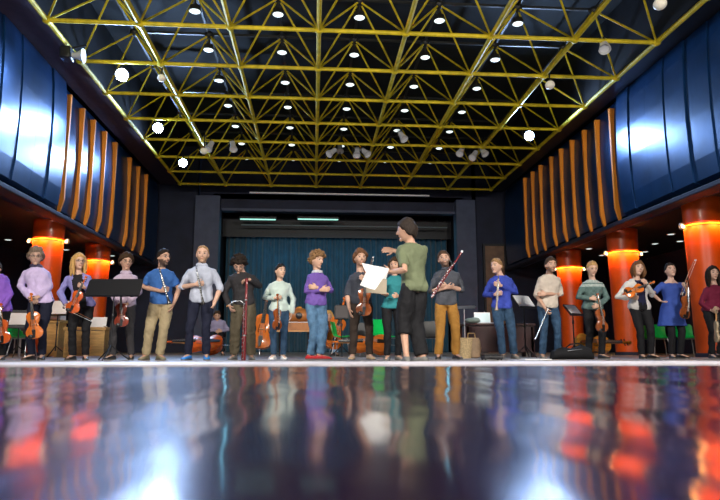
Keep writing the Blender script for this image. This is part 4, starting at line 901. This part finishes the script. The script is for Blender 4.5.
# 18 blue dress
p = person('woman in a royal blue short sleeved dress with one hand on her hip', 676.5, 10.3, 263, (659, 283), (683, 283), (669.5, 270.5), dict(e=(652.5, 294), w=(660, 300.5), c=.6, h=(.8, .1, -.3)), dict(e=(689, 294), w=(685, 287.5), c=1.0, h=(-.3, -.5, .3), n=(-.5, .6, 0)), 672, 680.5, hip=(672, 313), hyaw=-8, hpit=-8, hroll=-6, female=True, hairc=DKB, hair='tied', skin=(.60, .38, .29),
           skirt=(.55, cl('royal_blue_dress', (.040, .080, .33))), sleeve='short', trouser=cl('black_tights', (.012, .012, .014)), tname='tights', tloose=1.0, shoe=sh_blk, seed=28)
hold(fiddle('violin', V_BRN), (684.5, 318), (687, 281), 9.9, .595, 1.08, (.45, -1, .1), label='brown violin hanging from the raised hand of the woman in the blue dress', cat='violin', group=GV)
hold(bow(), (680, 296), (695, 258.5), 9.85, .725, .92, (1, -.3, 0), label='long bow slanting up from the hand of the woman in the blue dress', cat='bow', group=GB)
# 19 maroon
p = person('dark haired woman in a maroon cardigan at the right edge of the picture', 712.5, 10.4, 265, (703, 288), (726, 288), (711.5, 273.5), dict(e=(701, 303), w=(711, 310), c=.9, h=(.6, -.4, -.3), n=(.2, .8, 0)), dict(e=(729, 303), w=(718, 309), c=.9), 712, 720, hip=(713, 317), hyaw=-6, female=True, hairc=DKB, hair='long', skin=(.58, .36, .27),
           shirt=cl('maroon_cardigan', (.15, .014, .040)), shirtname='cardigan', trouser=blackT, shoe=sh_blk, seed=29)
hold(fiddle('violin', varnish('pale_varnish', (.50, .38, .24))), (717, 343), (715, 306), 10.0, .595, 1.0, (.95, -.3, .1), label='pale violin seen edge on, hanging from the woman in maroon', cat='violin', group=GV)
# ================================================================== BEHIND AND BETWEEN THE MUSICIANS
def gp(px, Y): return atY(px, 350, Y)[0]
# stands
music_stand(atY(113.5, 300, 9.3)[0], 9.3, atY(113, 287.5, 9.3)[2], .80, .30, 28, -6, label='wide black music stand in front of the man in the pinkish shirt')
r, c, ey, n = music_stand(gp(526, 11.4), 11.4, atY(526, 302, 11.4)[2], .46, .30, 38, 28, label='music stand holding a white sheet beside the man in royal blue'); sheet(r, c, ey, n, .42, .29, 'white sheet on the stand beside the man in royal blue', 0, M_paper)
r, c, ey, n = music_stand(gp(575, 10.9), 10.9, atY(574, 310, 10.9)[2], .40, .26, 40, 32, label='black music stand between the man in beige and the woman in green'); sheet(r, c, ey, n, .30, .2, 'small printed sheet on the black stand beside the woman in green', .0)
r, c, ey, n = music_stand(gp(341.5, 12.8), 12.8, atY(341, 312, 12.8)[2], .30, .30, 15, 0, label='black music stand with a pale edged folder behind the man with the viola'); sheet(r, c, ey, n, .25, .26, 'dark printed page on the stand behind the man with the viola', 0, mat('dark_page', (.06, .05, .05), .6))
r, c, ey, n = music_stand(gp(17, 12.2), 12.2, atY(17, 319, 12.2)[2], .50, .34, 12, 10, label='black music stand behind the man in lavender'); sheet(r, c, ey, n, .30, .22, 'white sheet standing on the stand behind the man in lavender', -.02)
music_stand(gp(465, 11.8), 11.8, atY(465, 307, 11.8)[2], .46, .10, 60, -30, M_steel, 'folded grey music stand leaning over beside the man in mustard trousers')
r, c, ey, n = music_stand(gp(55, 12.6), 12.6, atY(54, 308, 12.6)[2], .44, .32, 25, -10, label='black music stand between the man in lavender and the blonde woman'); sheet(r, c, ey, n, .40, .30, 'white sheet on the stand between lavender man and blonde woman', 0, M_paper)
# long wooden bench/desk at the left with papers
M_oak = mat('yellow_oak', (.50, .29, .09), .45, var=.25, scale=5, stretch=(1, 6, 6))
def bench(px0, px1, Y, top, lab, m=M_oak):
    x0, x1 = gp(px0, Y), gp(px1, Y); z = atY(360, top, Y)[2]; r = empty('wooden_bench', ((x0+x1)/2, Y, 0)); L = x1-x0
    MB().box((0, 0, z-.03), (L, .42, .06)).build('top', m, r, smooth=False, bevel=.008)
    MB().box((0, -.17, z*.5-.02), (L-.12, .03, z-.10)).build('front_panel', m, r, smooth=False)
    for s in (-1, 1): MB().box((s*(L/2-.05), 0, (z-.06)/2), (.06, .38, z-.06)).build('end_panel', m, r, smooth=False, bevel=.006)
    return tag(r, lab, 'bench', 'wooden benches'), z
q, z = bench(66, 108, 12.4, 328, 'yellow wooden bench behind the blonde woman')
for px, w_, l_ in ((96, .30, 'white papers standing on the wooden bench, right of the blonde woman'), (58, .22, None)):
    if l_ is None: continue
    o = empty('paper_stack', (gp(px, 12.4), 12.4, z)); MB().box((0, 0, .012), (w_, .22, .024)).build('sheets', M_paper, o, smooth=False)
    MB().box((0, .05, .10), (w_, .01, .20), np.array(Matrix.Rotation(-.25, 3, 'X'))).build('standing_sheet', M_paper, o, smooth=False); tag(o, l_, 'papers')
o = MB().box((0, 0, .14), (.22, .3, .28)).build('white_box', M_white, None, smooth=False, bevel=.006); o.location = (gp(53, 12.9), 12.9, 0); o['label'] = 'x'
bpy.data.objects.remove(o)
q, z = bench(44, 62, 13.0, 321, 'low bench with a white box, left of the blonde woman')
o = empty('storage_box', (gp(52, 13.0), 13.0, z)); MB().box((0, 0, .07), (.34, .30, .14)).build('box', M_white, o, smooth=False, bevel=.006); MB().box((0, 0, .15), (.36, .32, .02)).build('lid', M_paper, o, smooth=False, bevel=.004); tag(o, 'white box on the low bench left of the blonde woman', 'box')
# chairs
shell_chair(gp(17, 12.9), 12.9, 170, 'green chair seen from behind, at the left edge of the stage', None, .40, .55)
shell_chair(gp(342.5, 13.6), 13.6, 75, 'green chair behind the black stand near the man with the viola')
shell_chair(gp(386, 13.2), 13.2, 30, 'green chair behind the woman in teal', None, .42, .78)
for px, Y, l in ((644, 16.4, 'green chair seen between the legs of the woman in the white cardigan'), (660.5, 15.6, 'green chair left of the skirt of the blue dress'), (688, 15.4, 'green chair right of the skirt of the blue dress')):
    shell_chair(gp(px, Y), Y, -14, l, None, .44, .78)
M_bshell = mat('black_plastic', (.02, .02, .022), .4)
for px, Y, l in ((22, 13.4, 'black chair behind the viola of the man in lavender'), (70, 13.5, 'black chair behind the blonde woman'), (360, 14.4, 'black chair behind the legs of the man with the viola'), (371, 13.8, 'black chair beside the green chair behind the conductor'), (216, 15.6, 'black chair under the seated person in grey'), (327, 14.6, 'black chair under the seated cellist'), (248, 14.5, 'black chair behind the upright orange cello'), (430, 13.5, 'black chair behind the man in mustard trousers')):
    shell_chair(gp(px, Y), Y, random.uniform(-25, 25), l, M_bshell, .42, .76)
# cellos
def cello(): return fiddle('cello', V_ORG, .12, .75, True, 1.06)
GC = 'cellos at the back of the stage'
o = cello(); Y = 13.2; put(o, V(gp(260, Y), Y, .16), (.10, .28, 1), (-.1, -1, .2)); tag(o, 'orange red cello standing upright behind the woman in mint', 'cello', GC)
o = cello(); Y = 14.0; put(o, V(gp(330.5, Y), Y, .16), (.28, .30, 1), (.3, -1, .2)); tag(o, 'orange cello leaning by the seated cellist in jeans', 'cello', GC)
o = cello(); Y = 12.6; put(o, V(gp(389.5, Y), Y, .235), (-1, .15, .03), (.05, -.75, .65)); tag(o, 'brown orange cello lying on its side below the green chair', 'cello', GC)
o = fiddle('cello', V_RED, .12, .75, True, 1.06); Y = 12.8; put(o, V(gp(222, Y), Y, .235), (-1, .2, .03), (.05, -.7, .7)); tag(o, 'bright orange cello lying on its side behind the man with blue shoes', 'cello', GC)
o = fiddle('cello', V_GLD, .12, .75, True, 1.06); Y = 12.3; put(o, V(gp(577, Y), Y, .235), (1, .2, .03), (.05, -.85, .5)); tag(o, 'golden yellow cello lying on its side behind the woman in green', 'cello', GC)
# keyboard instrument with a rounded wooden case
Y = 13.8; r = empty('harpsichord', (gp(297.5, Y), Y, 0)); M_wal = mat('orange_walnut', (.40, .15, .04), .35, var=.3, scale=5, coat=.3)
zb, zt = atY(297, 331, Y)[2], atY(297, 323, Y)[2]
MB().prism([(-.62, -.3), (.62, -.3), (.62, .1), (.35, .55), (-.2, .9), (-.62, .9)], (0, 0, zb), (1, 0, 0), (0, 1, 0), (0, 0, 1), zt-zb).build('case', M_wal, r, smooth=False, bevel=.01)
MB().box((0, -.315, zb-.01), (1.28, .05, .03)).build('key_slip', M_maple, r, smooth=False); MB().box((0, -.24, zt+.006), (1.0, .12, .012)).build('keyboard', M_white, r, smooth=False)
for x, y in ((-.5, -.2), (.5, -.2), (-.4, .7), (.25, .4)): MB().lathe([(.05, zb), (.035, zb*.7), (.045, zb*.4), (.025, .03), (.04, 0)], (x, y, 0), 10).build('leg', mat('dark_walnut', (.12, .06, .03), .4), r)
tag(r, 'orange wooden keyboard instrument on turned legs behind the woman in mint', 'harpsichord')
o = empty('lute_case', (gp(297.5, Y), Y+.2, zt)); MB().ell((0, 0, .17), (.33, .22, .17), nu=20, nv=12).build('bowl', M_wal, o); MB().lathe([(.06, -.01), (.075, 0), (.06, .012)], (.02, -.212, .16), 14, np.array([[1, 0, 0], [0, 0, 1], [0, -1, 0]])).build('rose', M_ebony, o); MB().ell((.02, 0, .33), (.07, .06, .05)).build('knob', V_GLD, o)
tag(o, 'rounded orange wooden case lying on the keyboard instrument', 'case')
# seated people
person('seated person in a grey lavender shirt far behind the man with blue shoes', 217, 15.5, 312, (210.5, 322), (226, 322), (217.5, 316), dict(e=(209, 330), w=(217, 331), c=.5), dict(e=(228, 330), w=(221, 331), c=.5), 212, 225, seat=.54, H=1.62, hyaw=10, hpit=12, hairc=BRN, hair='short', shirt=cl('grey_lavender_shirt', (.30, .27, .40)), trouser=blackT, shoe=sh_blk, footd=(-.45, -.45), seed=31)
person('seated blonde cellist in a dark top and pale blue jeans in the background', 327.5, 14.5, 311, (320.5, 323), (336.5, 323), (328.5, 316), dict(e=(319, 331), w=(328, 331), c=.7), dict(e=(338, 331), w=(334, 326), c=.8), 322, 335, seat=.54, H=1.62, female=True, hyaw=15, hpit=8, hairc=BLD, hair='long', shirt=cl('dark_olive_top', (.06, .055, .05)), trouser=cl('pale_denim', (.22, .36, .55)), shoe=sh_blk, footd=(-.48, -.48), seed=32)
# table with laptop
Y = 12.6; x0, x1 = gp(461, Y), gp(531, Y); zt = atY(495, 324, Y)[2]; r = empty('table', ((x0+x1)/2, Y, 0)); L = x1-x0
M_mah = mat('dark_mahogany', (.045, .012, .012), .4, var=.3, scale=4)
MB().box((0, 0, zt-.02), (L, .7, .04)).build('table_top', M_mah, r, smooth=False, bevel=.006); MB().box((0, -.30, zt*.5+.02), (L-.1, .03, zt-.16)).build('modesty_panel', M_mah, r, smooth=False)
for sx in (-1, 1):
    for sy in (-1, 1): MB().box((sx*(L/2-.06), sy*.28, (zt-.04)/2), (.07, .07, zt-.04)).build('leg', M_mah, r, smooth=False)
tag(r, 'dark mahogany table behind the man in royal blue', 'table')
o = empty('laptop', (gp(484.5, Y), Y, zt)); MB().box((0, -.05, .012), (.34, .24, .02)).build('keyboard_base', M_fix, o, smooth=False, bevel=.004); MB().box((0, .10, .13), (.34, .014, .23), np.array(Matrix.Rotation(-.2, 3, 'X'))).build('lid', M_fix, o, smooth=False, bevel=.004); MB().box((0, .088, .13), (.31, .004, .20), np.array(Matrix.Rotation(-.2, 3, 'X'))).build('screen', mat('pale_screen', (.5, .6, .62), .3, emit=(.6, .8, .85), estr=.35), o, smooth=False); tag(o, 'open laptop with a pale screen on the dark table', 'laptop')
o = empty('cloth_bundle', (gp(471.5, Y), Y-.12, zt)); MB().ell((0, 0, .06), (.17, .12, .058)).ell((.06, .02, .085), (.10, .08, .045)).build('cloth', cl('pale_green_cloth', (.32, .40, .36)), o); tag(o, 'pale green cloth bundle on the dark table, left of the laptop', 'cloth')
# basket, bag, cases
Y = 10.9; o = empty('waste_bin', (gp(463.5, Y), Y, 0)); M_bk = mat('straw_weave', (.52, .38, .20), .7, var=.3, scale=40, bump=.5, bscale=80)
MB().lathe([(.02, .01), (.125, .0), (.165, .34), (.172, .345), (.155, .33), (.118, .03), (.02, .025)], seg=22).build('bin', M_bk, o); MB().tube([(.168*math.cos(t), .168*math.sin(t), .345) for t in np.linspace(0, 6.29, 25)], .012, 6).build('rim', M_bk, o); tag(o, 'straw coloured bin standing beside the man in mustard trousers', 'bin')
o = empty('paper_bag', (gp(472.5, Y+.25), Y+.3, 0)); R = []
for z, a, b in ((0, .10, .07), (.02, .15, .10), (.18, .17, .11), (.30, .15, .08), (.36, .13, .03)): an = np.linspace(0, 6.283, 16, endpoint=False); R.append(np.stack([np.cos(an)*a*(1+.07*np.sin(an*3+z*9)), np.sin(an)*b, np.full(16, z)], 1))
MB().rings(R).build('bag', mat('brown_bag', (.34, .23, .14), .7, var=.3, bump=.6, bscale=12), o); MB().tube([(-.07, 0, .34), (-.06, 0, .44), (.06, 0, .44), (.07, 0, .34)], .010, 6).build('handle', M_oak, o); tag(o, 'brown bag slumped behind the straw coloured bin', 'bag')
Y = 10.0; o = empty('instrument_case', (gp(481, Y), Y-.6, 0)); MB().box((0, 0, .04), (.30, .22, .05)).build('shell', M_black, o, bevel=.02, smooth=False); MB().box((0, 0, .075), (.30, .22, .02)).build('lid', M_black, o, bevel=.009, smooth=False); MB().tube([(-.05, -.115, .05), (-.05, -.14, .05), (.05, -.14, .05), (.05, -.115, .05)], .007, 6).build('handle', M_dark, o)
for sx in (-1, 1):
    for sy in (-1, 1): MB().lathe([(.012, .02), (.015, 0), (.005, 0)], (sx*.12, sy*.09, 0), 8).build('foot', M_dark, o)
tag(o, 'flat black instrument case lying on the floor left of the man in royal blue', 'case')
Y = 9.9; o = empty('soft_case', (gp(573, Y), Y+.05, 0)); R = []
for t, a, b in ((-.36, .03, .03), (-.32, .10, .07), (-.15, .15, .10), (.0, .12, .085), (.15, .13, .12), (.30, .10, .09), (.36, .03, .03)): an = np.linspace(0, 6.283, 16, endpoint=False); R.append(np.stack([np.full(16, t), np.cos(an)*a, b+np.sin(an)*b*.98], 1))
MB().rings(R).build('case_body', cl('black_nylon', (.014, .014, .016)), o); MB().tube([(-.12, -.05, .18), (-.06, -.1, .24), (.08, -.1, .25), (.16, -.04, .22)], .012, 6).build('strap', M_dark, o); MB().tube([(-.33, -.03, .08), (-.1, -.14, .14), (.12, -.115, .16), (.33, -.03, .1)], .005, 5).build('zipper', M_steel, o); tag(o, 'soft black instrument case slumped on the floor beside the man in beige', 'case')
o = MB().box((0, 0, .006), (.42, .30, .012)).build('paper_sheet', M_paper, None, smooth=False); o.location = (gp(520, 10.3), 9.6, 0); tag(o, 'white paper lying on the floor near the feet of the man in royal blue', 'paper')
